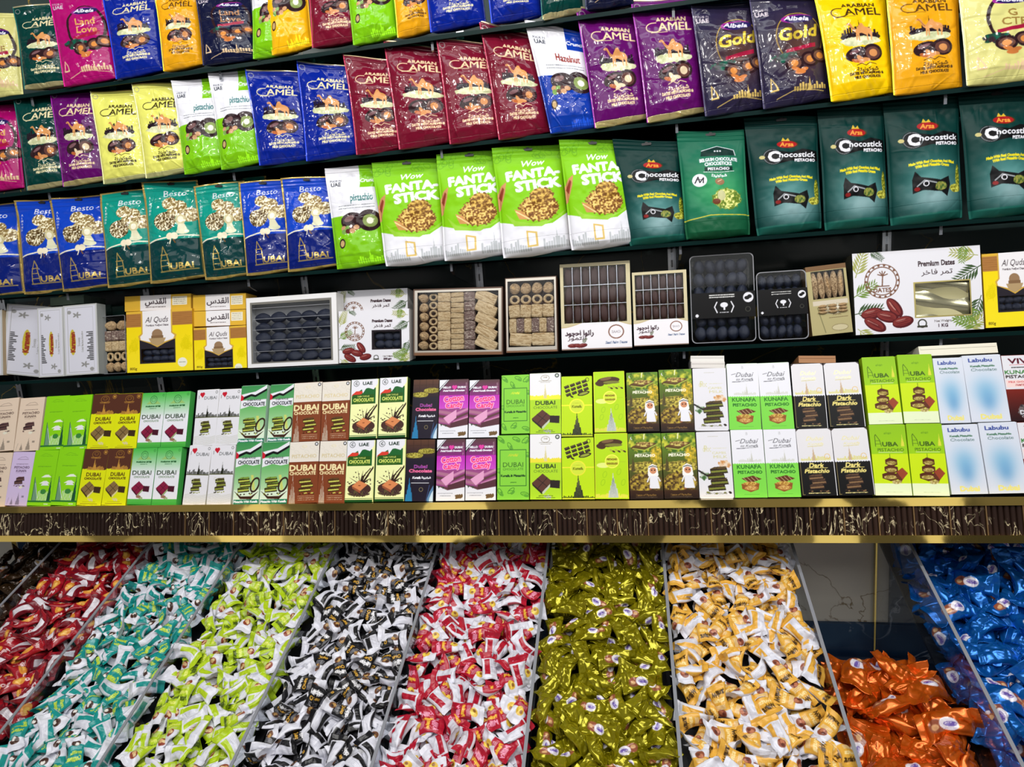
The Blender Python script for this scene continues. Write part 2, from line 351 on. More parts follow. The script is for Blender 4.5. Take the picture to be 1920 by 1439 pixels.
def bar_stack(c, x, y, s, top=rgb(92, 58, 38), fill=rgb(170, 180, 60), dark=rgb(48, 30, 22), n=3):
    for i in range(n):
        yy = y + (n - 1 - i) * .27 * s; o = (.08 if i % 2 else -.06) * s
        c.poly([(x-.42*s+o, yy), (x+.36*s+o, yy-.06*s), (x+.42*s+o, yy+.2*s), (x-.38*s+o, yy+.25*s)], dark)
        c.poly([(x-.38*s+o, yy+.09*s), (x+.38*s+o, yy+.04*s), (x+.39*s+o, yy+.13*s), (x-.36*s+o, yy+.19*s)], fill)
        c.poly([(x-.42*s+o, yy), (x-.2*s+o, yy-.1*s), (x+.36*s+o, yy-.12*s), (x+.3*s+o, yy-.0*s)], top)
        c.line([(x-.05*s+o, yy-.1*s), (x-.12*s+o, yy-.01*s)], .02*s, dark)
    for k in range(8): c.ell(x + (c.rng.random()-.5)*1.1*s, y + (n*.27+.02+c.rng.random()*.08)*s, .06*s, .04*s, fill if k % 2 else dark)
def choc_tile(c, x, y, s, col=rgb(120, 95, 80), dark=rgb(45, 30, 25), fill=rgb(215, 205, 150)):
    c.poly([(x-.55*s, y), (x-.1*s, y-.38*s), (x+.3*s, y-.06*s), (x-.12*s, y+.36*s)], col)
    c.poly([(x-.55*s, y), (x-.12*s, y+.36*s), (x-.12*s, y+.46*s), (x-.52*s, y+.1*s)], dark)
    c.line([(x-.33*s, y-.19*s), (x+.1*s, y+.15*s)], .025*s, dark); c.line([(x-.3*s, y+.2*s), (x+.1*s, y-.22*s)], .025*s, dark)
    c.poly([(x-.12*s, y+.36*s), (x+.3*s, y-.06*s), (x+.34*s, y+.0*s), (x-.08*s, y+.45*s)], fill)
    c.poly([(x+.22*s, y-.12*s), (x+.62*s, y-.1*s), (x+.6*s, y+.22*s), (x+.2*s, y+.18*s)], dark)
    for k in range(4): c.ell(x + (.0+.07*k)*s, y + (.52 + .05*(k % 2))*s, .07*s, .04*s, fill, 30*k)

# ---- pouches (100 x 185)
def camel_bag(bg, txt, end=None, pale=False, nut=rgb(205, 140, 85)):
    def f(c):
        H = c.H
        c.text('ARABIAN', 57, 35, 6.5, txt, width=46, bold=.01); c.ell(30, 47, 13, 8.5, txt, ring=1.6); c.poly([(34, 37), (46, 37), (46, 51), (34, 51)], bg)
        c.text('AMEL', 62, 47, 13, txt, width=52, bold=.008); c.line([(24, 55.5), (50, 55.5)], 1, txt)
        c.ell(9, 12, 5, 5, rgb(150, 150, 150), ring=1); c.rect(.0, 0, 100, 3, txt if not pale else GOLD, .7)
        skyline(c, 26, 92, 56, 30, rgb(35, 22, 32), 14)
        c.ell(54, 90, 30, 8, rgb(35, 22, 32)); c.texture(54, 97, 34, 8, rgb(190, 196, 150), rgb(226, 226, 190), 5, .3)
        shape(c, CAMEL, 34, 64, 40, 33, TAN); c.line([(36, 68), (47, 80)], 1, rgb(160, 100, 60))
        choc_date(c, 57, 118, 42, nut)
        c.line([(42, 137), (50, 134), (56, 138), (62, 134), (72, 137)], 1.2, txt)
        c.text(AR_CHOC, 58, 144, 6.0, txt, width=34)
        c.text('DATES WITH ALMOND &', 56, 151, 4.2, txt, bold=.015, width=52); c.text('MILK CHOCOLATE', 56, 157.5, 4.2, txt, bold=.015, width=40)
        if end: c.rect(0, H - 8, 100, H, end, .5)
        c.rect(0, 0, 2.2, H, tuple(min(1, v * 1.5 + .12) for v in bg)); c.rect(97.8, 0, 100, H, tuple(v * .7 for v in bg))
    return bg, f
def logo(c, x, y, w):
    c.ell(x, y, w*.5, w*.17, rgb(150, 40, 140), -6); c.ell(x + w*.08, y + w*.02, w*.47, w*.15, rgb(40, 30, 90), -4)
    c.text('Albela', x + w*.02, y, w*.17, WH, bold=.03, shear=.2, rot=3, width=w*.78)
def albela_bag(bg, words_, tcol, gold=False, low=None):
    def f(c):
        H = c.H
        c.text('UAE', 14, 33, 7, rgb(200, 190, 200), bold=.02); c.text('MADE IN', 14, 26, 3.5, rgb(200, 190, 200))
        c.ell(62, 78, 34, 44, DK if not gold else rgb(190, 160, 60), ring=4.5 if not gold else 1.4); c.ell(62, 74, 27, 38, bg)
        if gold: c.glow(62, 95, 42, 60, rgb(95, 60, 45), .8)
        logo(c, 60, 45, 44)
        if gold: c.text('Gold', 60, 70, 20, rgb(232, 204, 70), bold=.03, shear=.25, rot=-8, foil=.4)
        else:
            c.text(words_[0], 62, 68, 13, tcol, bold=.01); c.text(words_[1], 63, 84, 13, tcol, bold=.01)
        c.poly([(40, 98), (84, 88), (84, 95), (40, 104)], rgb(160, 25, 60))
        c.texture(40, 112, 24, 10, rgb(20, 90, 70), rgb(60, 30, 40), 6, .5)
        for x, y in ((50, 122), (74, 116), (90, 110)):
            c.ell(x, y, 14, 13, rgb(45, 25, 30)); c.ell(x, y, 10, 9, rgb(105, 70, 60)); c.ell(x, y, 5.5, 5.5, rgb(215, 140, 70))
        for x, y, a in ((52, 132, 30), (62, 134, -20), (57, 138, 0)): c.ell(x, y, 8, 3.5, rgb(200, 120, 60), a)
        if low: c.rect(0, 150, 100, H, low)
        lc = GOLD if gold else rgb(220, 190, 150)
        shape(c, SAIL, 12, 140, 16, 24, lc); shape(c, SAIL, 14, 144, 9, 17, bg)
        skyline(c, 45, 168, 50, 22, lc, 12); c.line([(20, 175), (50, 165), (90, 172)], 1, lc)
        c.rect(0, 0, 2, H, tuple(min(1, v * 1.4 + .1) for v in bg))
    return bg, f
def nut_bag(low, name, ncol):
    def f(c):
        H = c.H; c.rect(0, 92, 100, H, low); c.rect(62, 0, 100, 42, low)
        c.text('Crunchos', 82, 28, 7, WH, shear=.2, bold=.01)
        c.text('UAE', 18, 33, 7, rgb(60, 65, 75), bold=.02); c.text('MADE IN', 18, 26, 3.6, rgb(60, 65, 75))
        c.text(name, 30 + len(name) * 3.8, 60, 13, ncol, bold=.015, sx=.62, align='c')
        c.scrawl(20, 74, 66, rgb(120, 125, 130), 1.4); c.scrawl(20, 79, 66, rgb(120, 125, 130), 1.4)
        c.ell(44, 104, 22, 17, DK); c.ell(38, 98, 10, 5, rgb(120, 90, 90), -20); c.ell(74, 104, 21, 20, DK); c.ell(76, 105, 13, 12, rgb(130, 150, 80)); c.ell(76, 105, 6, 6, rgb(230, 230, 210))
        for i in range(7): c.ell(26 + (i % 4) * 8, 115 + (i // 4) * 6, 5.5, 4.5, (rgb(196, 150, 110), rgb(120, 160, 80), rgb(90, 50, 40))[i % 3])
        c.ell(20, 142, 6, 9, DK, 10); c.ell(20, 142, 4, 6, rgb(190, 160, 110), 10)
        skyline(c, 45, 180, 50, 22, tuple(min(1, v * 1.25 + .06) for v in low), 12)
    return WH, f
def besto_bag(bg, low):
    def f(c):
        H = c.H; g = GOLD
        c.rect(0, 110, 100, H, low); c.line([(0, 114), (20, 109), (48, 105), (75, 104), (100, 106)], 2.6, rgb(238, 232, 210))
        c.ell(48, 104, 6, 6.5, rgb(238, 228, 200), 30); c.ell(57, 104, 6, 6.5, rgb(238, 228, 200), -30); c.line([(50, 110), (48, 118)], 2, rgb(238, 228, 200)); c.line([(54, 110), (58, 117)], 2, rgb(120, 80, 40))
        c.text('Besto', 57, 24, 10.5, WH, bold=.0, shear=.15, width=42)
        for x, y, r in ((62, 52, 15), (46, 42, 12), (52, 62, 10), (84, 66, 14)): c.texture(x, y, r*1.15, r, rgb(120, 95, 50), rgb(240, 228, 180), 2.6, .12, None, rgb(250, 245, 220))
        c.texture(40, 76, 20, 18, rgb(70, 50, 25), rgb(235, 220, 170), 2.2, .1, None, rgb(250, 245, 220))
        c.ell(68, 74, 9, 10, rgb(205, 195, 150)); c.ell(68, 74, 5, 6, rgb(238, 234, 210)); c.poly([(64, 82), (74, 82), (80, 96), (62, 96)], rgb(225, 222, 190)); c.ell(71, 97, 11, 5, rgb(225, 226, 195))
        c.line([(29, 168), (31, 142), (34, 122)], 1.6, g, .6); c.line([(34, 122), (42, 138), (45, 156), (45, 168)], 1.6, g, .6)
        for y in (138, 148, 158): c.line([(30, y), (44, y)], 1.3, g, .6)
        c.text('UBAi', 66, 160, 11.5, g, bold=.035, width=38, foil=.4); c.rect(26, 167, 92, 168.6, g, .5)
        for k in range(6): c.text('ALMOND'[k], 11, 30 + k*6, 4, WH)
        for x0, y0, x1, y1 in ((0, 0, 100, 3), (0, H-5, 100, H), (0, 0, 4, H), (96, 0, 100, H)): c.rect(x0, y0, x1, y1, g, .6)
    return bg, f
def fanta(c):
    H = c.H; gr = rgb(130, 200, 20)
    c.grad(0, 30, rgb(110, 175, 30), rgb(130, 200, 20))
    for i in range(22): c.ell(c.rng.random()*100, c.rng.random()*22, 6, 4, rgb(95, 160, 25), c.rng.random()*180, ring=.8)
    c.poly([(0, 125), (20, 132), (50, 140), (75, 138), (100, 118), (100, H), (0, H)], WH)
    c.poly([(10, 112), (25, 128), (50, 136), (78, 130), (98, 112), (88, 126), (60, 142), (22, 136)], rgb(150, 205, 60))
    c.text('Wow', 55, 30, 10, WH, bold=.02, shear=.3, rot=-3)
    c.text('FANTA-', 54, 49, 15.5, WH, bold=.055, rot=-4, width=74); c.text('STICK', 60, 69, 16, WH, bold=.06, rot=-4, width=62)
    c.poly([(0, 80), (8, 66), (16, 60), (13, 78), (4, 104), (0, 108)], rgb(196, 140, 95)); c.poly([(2, 84), (10, 68), (12, 72), (6, 92)], rgb(140, 60, 40))
    c.texture(58, 110, 30, 24, rgb(110, 65, 25), rgb(225, 185, 90), 2.4, .25, None, rgb(236, 205, 120)); c.texture(64, 90, 18, 16, rgb(110, 70, 25), rgb(228, 190, 95), 2.4, .25)
    c.poly([(24, 108), (34, 112), (46, 128), (30, 126)], rgb(205, 150, 90)); c.line([(26, 112), (44, 127)], 1.6, rgb(240, 220, 160))
    skyline(c, 4, H-6, 40, 28, rgb(185, 190, 195), 12, False); skyline(c, 60, H-6, 40, 34, rgb(185, 190, 195), 12)
    c.poly([(38, 146), (53, 150), (53, 174), (38, 174)], GOLD); c.poly([(40.5, 149.5), (50.5, 152.5), (50.5, 171.5), (40.5, 171.5)], WH)
def chocostick(c):
    H = c.H; base = rgb(16, 62, 60)
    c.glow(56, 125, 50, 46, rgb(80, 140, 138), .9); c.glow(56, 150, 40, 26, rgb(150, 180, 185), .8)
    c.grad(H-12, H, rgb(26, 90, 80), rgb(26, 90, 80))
    c.ell(56, 46, 15, 7, rgb(60, 50, 20)); c.ell(55, 46, 14, 6, rgb(160, 25, 30)); c.text('Arsa', 55, 46, 7, rgb(225, 150, 60), bold=.02, shear=.2); c.poly([(48, 40), (51, 34), (54, 39), (58, 35), (60, 40)], rgb(205, 170, 50))
    c.ell(33, 66, 14, 13, rgb(14, 14, 16)); c.poly([(34, 55), (60, 60), (76, 54), (97, 58), (98, 74), (80, 76), (58, 74), (34, 79)], rgb(14, 14, 16))
    c.ell(33, 66, 13, 12, rgb(120, 130, 135), ring=1); c.ell(18, 66, 4, 3, rgb(190, 180, 120))
    c.text('C', 34, 66, 16, WH, bold=.05); c.text('hocostick', 68, 64, 8.5, WH, bold=.03, width=52, shear=.1); c.text('PISTACHIO', 78, 73.5, 4.5, WH, bold=.02, width=30)
    c.text('Made With Real Chocolate And Filled', 56, 99, 3.6, rgb(225, 210, 40), bold=.02, width=62, arc=3); c.text('With Real Pistachio Cream', 56, 104, 3.6, rgb(225, 210, 40), bold=.02, width=46, arc=2)
    c.poly([(28, 124), (32, 112), (40, 121), (66, 127), (78, 122), (80, 134), (74, 152), (66, 144), (42, 140), (28, 144)], rgb(16, 18, 20))
    c.line([(34, 134), (44, 126), (60, 131)], 2, rgb(150, 155, 160)); c.ell(46, 131, 4, 4, WH, ring=1.2); c.texture(66, 136, 9, 7, rgb(60, 90, 40), rgb(150, 150, 70), 3); c.ell(34, 138, 4, 3, rgb(130, 30, 30))
    c.texture(93, 124, 4.5, 20, rgb(90, 100, 20), rgb(200, 200, 70), 2, .3); c.texture(88, 140, 10, 7, rgb(110, 110, 30), rgb(215, 215, 90), 2, .3)
def belgium(c):
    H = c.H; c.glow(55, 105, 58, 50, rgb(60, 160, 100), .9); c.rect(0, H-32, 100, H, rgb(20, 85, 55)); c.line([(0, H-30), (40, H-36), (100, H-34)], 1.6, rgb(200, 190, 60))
    c.poly([(34, 36), (58, 28), (82, 36), (84, 46), (32, 46)], rgb(10, 45, 40)); c.line([(34, 36), (58, 28), (82, 36), (84, 46)], 1, WH); c.text('* * *', 58, 38, 4, WH)
    c.text('BELGIUM CHOCOLATE', 58, 52, 6, WH, bold=.03, width=56, arc=2); c.text('CHOCOSTICKS', 57, 60, 6, WH, bold=.03, width=40, arc=1)
    c.rect(36, 66, 78, 73, rgb(10, 45, 40)); c.text('PISTACHIO', 57, 69.5, 4.6, WH, bold=.02, width=32); c.line([(34, 74), (57, 76), (80, 74)], .8, WH); c.text(AR_CHOC, 57, 81, 4.5, WH)
    c.ell(27, 88, 11, 11, WH); c.line([(20, 92), (25, 82), (27, 92), (33, 84), (32, 93)], 1.7, rgb(25, 25, 30)); c.line([(22, 87), (32, 87)], 1.2, rgb(25, 25, 30))
    c.ell(57, 92, 7, 6, rgb(150, 110, 80), 20); c.line([(54, 92), (60, 89)], 1, rgb(230, 210, 170)); c.texture(66, 122, 24, 20, rgb(90, 120, 40), rgb(214, 214, 110), 2.6, .35, None, rgb(235, 235, 150)); c.ell(58, 116, 6, 9, rgb(200, 200, 150)); c.ell(50, 126, 6, 5, rgb(110, 60, 40))
BAGS = {
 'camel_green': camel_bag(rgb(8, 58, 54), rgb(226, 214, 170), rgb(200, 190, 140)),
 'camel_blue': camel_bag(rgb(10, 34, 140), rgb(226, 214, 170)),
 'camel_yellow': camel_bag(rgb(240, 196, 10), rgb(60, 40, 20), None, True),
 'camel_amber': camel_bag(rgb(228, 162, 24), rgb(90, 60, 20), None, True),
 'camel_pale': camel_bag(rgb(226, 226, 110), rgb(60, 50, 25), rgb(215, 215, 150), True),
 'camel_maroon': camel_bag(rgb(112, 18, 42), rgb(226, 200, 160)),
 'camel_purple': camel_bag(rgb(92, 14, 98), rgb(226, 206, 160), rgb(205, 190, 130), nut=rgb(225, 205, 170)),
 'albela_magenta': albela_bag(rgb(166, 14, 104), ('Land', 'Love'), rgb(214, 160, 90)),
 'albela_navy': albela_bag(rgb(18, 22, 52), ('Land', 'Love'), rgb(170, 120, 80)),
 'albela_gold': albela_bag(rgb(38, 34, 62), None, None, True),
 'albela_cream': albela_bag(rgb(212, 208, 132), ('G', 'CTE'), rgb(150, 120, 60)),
 'pistachio': nut_bag(rgb(122, 192, 20), 'pistachio', rgb(40, 110, 110)),
 'walnut_yellow': nut_bag(rgb(238, 180, 20), 'walnut', rgb(150, 80, 20)),
 'hazelnut': nut_bag(rgb(14, 56, 160), 'Hazelnut', rgb(140, 50, 40)),
 'besto_blue': besto_bag(rgb(18, 66, 190), rgb(12, 30, 112)),
 'besto_teal': besto_bag(rgb(16, 146, 130), rgb(8, 56, 58)),
 'fanta': (rgb(130, 200, 20), fanta),
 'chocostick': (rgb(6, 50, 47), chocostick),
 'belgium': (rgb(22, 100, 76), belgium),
}

# ---- chocolate cartons (100 x 200)
def kunafa_plain(bg, ink):
    def f(c):
        c.line([(28, 26), (40, 20), (60, 18), (72, 24)], 1, ink); c.line([(24, 28), (75, 28)], .8, ink); c.scrawl(22, 46, 54, ink, 2)
        c.text('PISTACHIO', 50, 58, 8.5, ink, bold=.02, width=68); c.text('KUNAFA', 50, 71, 8.5, ink, bold=.02, width=46); c.scrawl(28, 80, 44, ink, 1.2)
        bar_stack(c, 48, 98, 46, rgb(90, 60, 62), rgb(110, 80, 75), rgb(50, 34, 38), 2); c.ell(58, 132, 8, 5, rgb(225, 222, 205)); c.ell(72, 126, 7, 8, rgb(200, 200, 170), ring=1)
        d = tuple(v * .68 for v in bg); tower(c, 55, 196, 18, 44, d); tower(c, 28, 196, 12, 26, d); c.line([(8, 196), (14, 170)], 1.2, d); c.rect(70, 163, 80, 170, d)
    return bg, f
def marina(c):
    g = rgb(130, 205, 20); c.scrawl(24, 22, 54, rgb(90, 150, 30), 1.4); c.line([(30, 19), (45, 13), (70, 18)], .8, rgb(90, 150, 30)); c.scrawl(22, 60, 56, rgb(90, 150, 30), 2)
    for x, y in ((64, 96), (60, 118)): c.poly([(x-22, y+3), (x-6, y-6), (x+8, y-7), (x+22, y+2)], rgb(232, 240, 225))
    c.poly([(46, 128), (60, 112), (66, 112), (80, 128)], WH)
    shape(c, SAIL, 15, 100, 30, 82, rgb(110, 150, 120)); c.line([(17, 98), (17, 180)], 2, rgb(40, 90, 60)); c.line([(22, 120), (40, 176)], 1.5, WH)
    tower(c, 86, 184, 14, 96, rgb(30, 80, 55)); 
    for x in range(40, 80, 6): c.line([(x, 182), (x + 1, 145 + (x % 9))], 2, WH)
    c.ell(60, 150, 12, 9, rgb(60, 130, 60)); c.rect(0, 182, 100, 188, rgb(40, 110, 50)); c.scrawl(70, 194, 18, WH, 3)
def brown_yellow(c):
    b = rgb(84, 48, 36); y = rgb(218, 224, 20); c.rect(0, 0, 100, 78, b); g = rgb(190, 140, 60)
    for i in range(16): c.ell(4 + i*6.3, 80, 5, 5 + 4*c.rng.random(), y)
    c.ell(50, 20, 17, 13, g, ring=1.3, foil=.5); c.ell(50, 18, 8, 6, g, ring=1, foil=.5); c.line([(30, 31), (70, 31)], 2, g); c.scrawl(32, 35, 36, g, 1.6); c.ell(87, 12, 8, 8, g, ring=1.3); c.ell(87, 12, 4, 4, g)
    skyline(c, 20, 76, 70, 26, g, 18); tower(c, 48, 76, 10, 46, g)
    c.text('DUBAI', 50, 92, 13, rgb(90, 66, 20), bold=.02, width=58); c.text('CHOCOLATE', 50, 106, 7.5, rgb(90, 66, 20), bold=.01, width=70)
    choc_tile(c, 46, 142, 70, rgb(130, 105, 66), rgb(62, 44, 26)); c.line([(22, 188), (74, 188)], 1, b); c.line([(14, 194), (84, 194)], 1.2, b)
def green_white(c):
    c.grad(0, 90, rgb(70, 180, 70), WH); c.grad(180, 200, rgb(90, 185, 80), rgb(60, 160, 60)); d = rgb(24, 84, 40)
    c.ell(50, 26, 15, 15, d, ring=1.5); c.ell(50, 26, 9, 8, d, ring=1); c.poly([(20, 42), (35, 30), (42, 40), (58, 40), (66, 30), (82, 42)], rgb(150, 190, 110)); c.text('MARIANA BITES', 50, 50, 4.5, d, bold=.02, width=62); c.scrawl(36, 58, 28, d, 1.5); c.ell(90, 10, 4, 4, d, ring=1)
    c.text('DUBAI', 47, 88, 15, rgb(60, 80, 60), bold=.025, width=78); c.text('CHOCOLATE', 48, 103, 6.5, rgb(140, 160, 140), bold=.01, width=64)
    choc_tile(c, 46, 142, 64, rgb(130, 30, 62), rgb(70, 22, 40), rgb(150, 170, 120)); c.ell(44, 172, 10, 5, rgb(150, 110, 90))
def love_dubai(c):
    k = rgb(40, 42, 34); c.text('I', 10, 26, 12, k); c.ell(20, 16, 6, 6, rgb(190, 30, 50)); c.ell(29, 15, 6, 6, rgb(190, 30, 50)); c.poly([(14, 18), (35, 17), (26, 29)], rgb(190, 30, 50))
    c.text('DUBAI', 62, 30, 11, rgb(70, 75, 78), width=56); c.ell(88, 10, 5, 5, k, ring=1.3)
    skyline(c, 2, 100, 96, 30, k, 20, False); tower(c, 52, 100, 9, 42, k); c.rect(0, 98, 100, 101, rgb(80, 84, 40))
    bar_stack(c, 50, 118, 48, rgb(90, 84, 50), rgb(150, 158, 70), rgb(48, 44, 26), 3)
    for i in range(7): c.line([(2, 168 + i*4), (30, 164 + i*5), (60, 172 + i*4), (98, 166 + i*4)], .9, rgb(176, 178, 160))
    c.ell(30, 118, 10, 5, rgb(190, 190, 150), 40, ring=1)
def flag_green(c):
    c.grad(60, 155, rgb(90, 170, 90), rgb(180, 214, 170)); c.grad(0, 60, rgb(60, 140, 80), rgb(90, 160, 100)); k = rgb(20, 22, 24)
    c.poly([(2, 52), (98, 50), (98, 74), (70, 78), (40, 72), (2, 82)], WH); c.poly([(0, 32), (30, 26), (55, 22), (98, 0), (98, 16), (60, 36), (30, 38), (0, 46)], WH)
    c.poly([(10, 40), (40, 30), (55, 34), (98, 12), (98, 20), (56, 42), (40, 38), (10, 50)], k); c.poly([(0, 30), (12, 40), (10, 52), (0, 54)], rgb(196, 30, 50))
    c.text('DUBAI FAMOUS', 52, 52, 6, k, width=50); c.text('CHOCOLATE', 52, 66, 12, rgb(40, 45, 50), bold=.02, width=82)
    bar_stack(c, 42, 120, 56, rgb(120, 150, 60), rgb(180, 190, 80), rgb(50, 40, 24), 3); c.poly([(64, 108), (74, 108), (84, 156), (74, 158)], rgb(196, 206, 110))
    c.ell(82, 140, 17, 26, rgb(52, 34, 26), 25, ring=6); c.poly([(2, 158), (30, 176), (70, 176), (98, 160), (70, 186), (28, 184)], rgb(62, 36, 26)); c.rect(0, 186, 100, 200, rgb(30, 120, 90)); c.text('Pistachio With Kunafa', 50, 193, 6.5, WH, bold=.02, width=90)
    c.rect(0, 178, 3, 200, WH)
def dubai_brown(c):
    b = rgb(126, 64, 38); c.rect(0, 0, 100, 200, b); c.rect(0, 0, 100, 66, rgb(226, 220, 210)); cr = rgb(238, 222, 170)
    c.text('PISTACHIO', 50, 48, 12, rgb(214, 196, 140), width=82, foil=.3); c.ell(50, 16, 8, 4, rgb(230, 215, 150), ring=1); c.ell(90, 9, 6, 6, rgb(40, 40, 40)); c.ell(90, 9, 3.5, 3.5, WH); 
    for i in range(6): c.ell(8 + i*17, 20 + 14*(i % 2), 9, 5, rgb(205, 200, 188), 30, ring=.8)
    c.text('DUBAI', 47, 86, 19, cr, bold=.04, width=86); c.text('CHOCOLATE', 48, 104, 10, cr, bold=.02, width=86)
    tower(c, 16, 200, 20, 90, rgb(190, 176, 160), b); bar_stack(c, 60, 126, 50, rgb(92, 66, 36), rgb(196, 196, 90), rgb(60, 36, 20), 3)
    for y in (178, 184, 190): c.scrawl(34, y, 56, rgb(220, 200, 170), 1.4)
def uae_cream(c):
    g = rgb(24, 74, 30); c.rect(0, 192, 100, 200, g); c.rect(0, 188, 100, 189.5, g)
    c.rect(5, 30, 90, 84, rgb(28, 96, 44)); c.poly([(0, 0), (100, 0), (100, 12), (82, 36), (64, 30), (40, 34), (5, 56), (0, 56)], WH); c.poly([(5, 52), (20, 40), (44, 40), (40, 50), (5, 56)], rgb(214, 60, 46)); c.poly([(40, 34), (56, 30), (44, 48)], WH)
    c.ell(20, 14, 10, 10, rgb(30, 40, 36), ring=1.5); c.text('C', 20, 14, 8, rgb(30, 40, 36), bold=.03); c.text('UAE', 60, 14, 11, rgb(30, 50, 40), bold=.04, width=34)
    c.rect(8, 52, 84, 84, rgb(40, 86, 26)); c.text('DUBAI FAMOUS', 46, 58, 5, rgb(214, 220, 120), width=42); c.text('CHOCOLATE', 47, 70, 11, rgb(214, 226, 110), bold=.03, width=72); c.scrawl(24, 79, 46, rgb(150, 170, 70), 1)
    k = rgb(50, 32, 26)
    for i in range(26):
        a = c.rng.random() * 6.28; r = 24 + 24 * c.rng.random(); c.ell(50 + r*math.cos(a)*.9, 138 + r*math.sin(a)*.8, 2.6, 1.8, k, a*50)
    for a in (-60, -40, -25, -100, -130, -75, -150, 20, 170):
        r = math.radians(a); c.poly([(50, 140), (50 + 44*math.cos(r), 142 + 46*math.sin(r)), (56, 148)], k)
    c.line([(66, 130), (96, 88)], 5, k); c.line([(56, 124), (86, 92)], 3, k); c.ell(50, 158, 40, 20, rgb(70, 44, 40)); c.texture(50, 172, 40, 12, rgb(90, 80, 50), rgb(60, 34, 44), 4, .4)
    c.poly([(24, 148), (48, 130), (78, 144), (54, 164)], rgb(214, 134, 84)); c.poly([(24, 148), (54, 164), (54, 172), (26, 156)], rgb(150, 84, 56)); c.text('~', 50, 146, 8, rgb(110, 50, 30), bold=.04)
    c.rect(96, 0, 100, 200, rgb(220, 226, 150)); c.rect(0, 0, 1.5, 200, rgb(60, 90, 40))
def dark_neon(c):
    c.grad(0, 60, rgb(92, 58, 40), rgb(36, 24, 36)); 
    for x in (25, 50, 75): c.line([(x, 0), (x, 34)], 1, rgb(50, 30, 22))
    c.line([(0, 20), (100, 18)], 1, rgb(50, 30, 22)); c.texture(30, 52, 34, 10, rgb(110, 100, 30), rgb(190, 180, 80), 3, .3); c.texture(72, 38, 34, 10, rgb(110, 100, 30), rgb(190, 180, 80), 3, .3)
    c.text('Dubai', 52, 88, 10, rgb(240, 110, 160), bold=.05, width=44); c.text('Chocolate', 52, 102, 10, rgb(240, 110, 160), bold=.05, width=76); c.text('Dubai', 52, 88, 10, rgb(90, 40, 160), bold=.0, width=44)
    c.text('Kunafa', 40, 124, 7, WH, bold=.04, shear=.2); c.text(AR_CHOC, 72, 124, 6, WH); c.scrawl(30, 134, 50, rgb(120, 120, 150), 1); c.rect(22, 140, 82, 142, WH); c.ell(56, 162, 7, 7, rgb(120, 110, 80), ring=2)
    tower(c, 16, 200, 24, 76, rgb(40, 120, 170)); shape(c, [(1-a, b) for a, b in SAIL], 62, 134, 50, 72, rgb(90, 130, 170)); shape(c, [(1-a, b) for a, b in SAIL], 72, 146, 42, 56, rgb(200, 220, 235)); c.line([(84, 148), (74, 198)], 2, rgb(60, 80, 130))
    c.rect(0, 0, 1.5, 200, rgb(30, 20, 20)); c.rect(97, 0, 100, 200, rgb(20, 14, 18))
def cotton(c):
    c.grad(0, 54, rgb(84, 56, 58), rgb(130, 40, 120)); c.grad(54, 104, rgb(186, 40, 176), rgb(200, 80, 200)); c.rect(0, 100, 100, 160, rgb(150, 70, 130))
    c.poly([(0, 0), (34, 0), (0, 36)], WH); c.poly([(0, 44), (0, 30), (28, 0), (34, 0)], rgb(40, 40, 46)); c.poly([(0, 38), (0, 33), (30, 0), (33, 0)], WH)
    c.text('HELLO', 26, 27, 6.5, WH, bold=.04, width=26); c.text('DUBAI', 76, 27, 6.5, WH, bold=.04, width=26); c.ell(48, 25, 5, 5, rgb(220, 60, 160)); c.ell(56, 25, 5, 5, rgb(220, 60, 160)); c.poly([(43, 27), (61, 27), (52, 36)], rgb(220, 60, 160))
    c.text('Dubai Kunafa Chocolate', 50, 38, 4.8, WH, bold=.03, shear=.3, width=72)
    p = rgb(244, 50, 120); c.text('Cotton', 50, 66, 19, rgb(250, 190, 226), bold=.09, width=66, rot=-6); c.text('Candy', 52, 88, 17, rgb(250, 190, 226), bold=.09, width=58, rot=-6); c.text('Cotton', 50, 66, 19, p, bold=.03, width=64, rot=-6); c.text('Candy', 52, 88, 17, p, bold=.03, width=56, rot=-6)
    for i in range(4): c.poly([(0, 104 + i*15), (44, 112 + i*15), (40, 122 + i*15), (0, 114 + i*15)], rgb(96, 58, 66) if i % 2 else rgb(170, 110, 140)); c.poly([(50, 118 + i*13), (100, 98 + i*14), (100, 106 + i*14), (54, 126 + i*13)], rgb(96, 58, 66) if i % 2 else rgb(196, 130, 170))
    c.poly([(16, 132), (60, 104), (60, 132), (34, 152)], rgb(224, 160, 200)); c.poly([(40, 150), (100, 132), (100, 158), (42, 170)], rgb(84, 46, 56))
    c.poly([(0, 150), (40, 166), (100, 156), (100, 200), (0, 200)], WH); c.poly([(6, 152), (14, 152), (10, 160)], rgb(60, 70, 60)); c.poly([(20, 154), (30, 154), (24, 162)], rgb(60, 70, 60))
    c.scrawl(6, 176, 52, rgb(150, 150, 160), 2.4); c.scrawl(14, 184, 38, rgb(150, 150, 160), 2.4)
    for i in range(7): c.ell(72 + (i % 4)*6, 184 + (i // 4)*5, 6, 3.6, rgb(110, 84, 50), 30*i)
    for k in range(8): c.text('CHOCOLAT'[k], 92, 14 + k*5.5, 4, rgb(200, 170, 180))
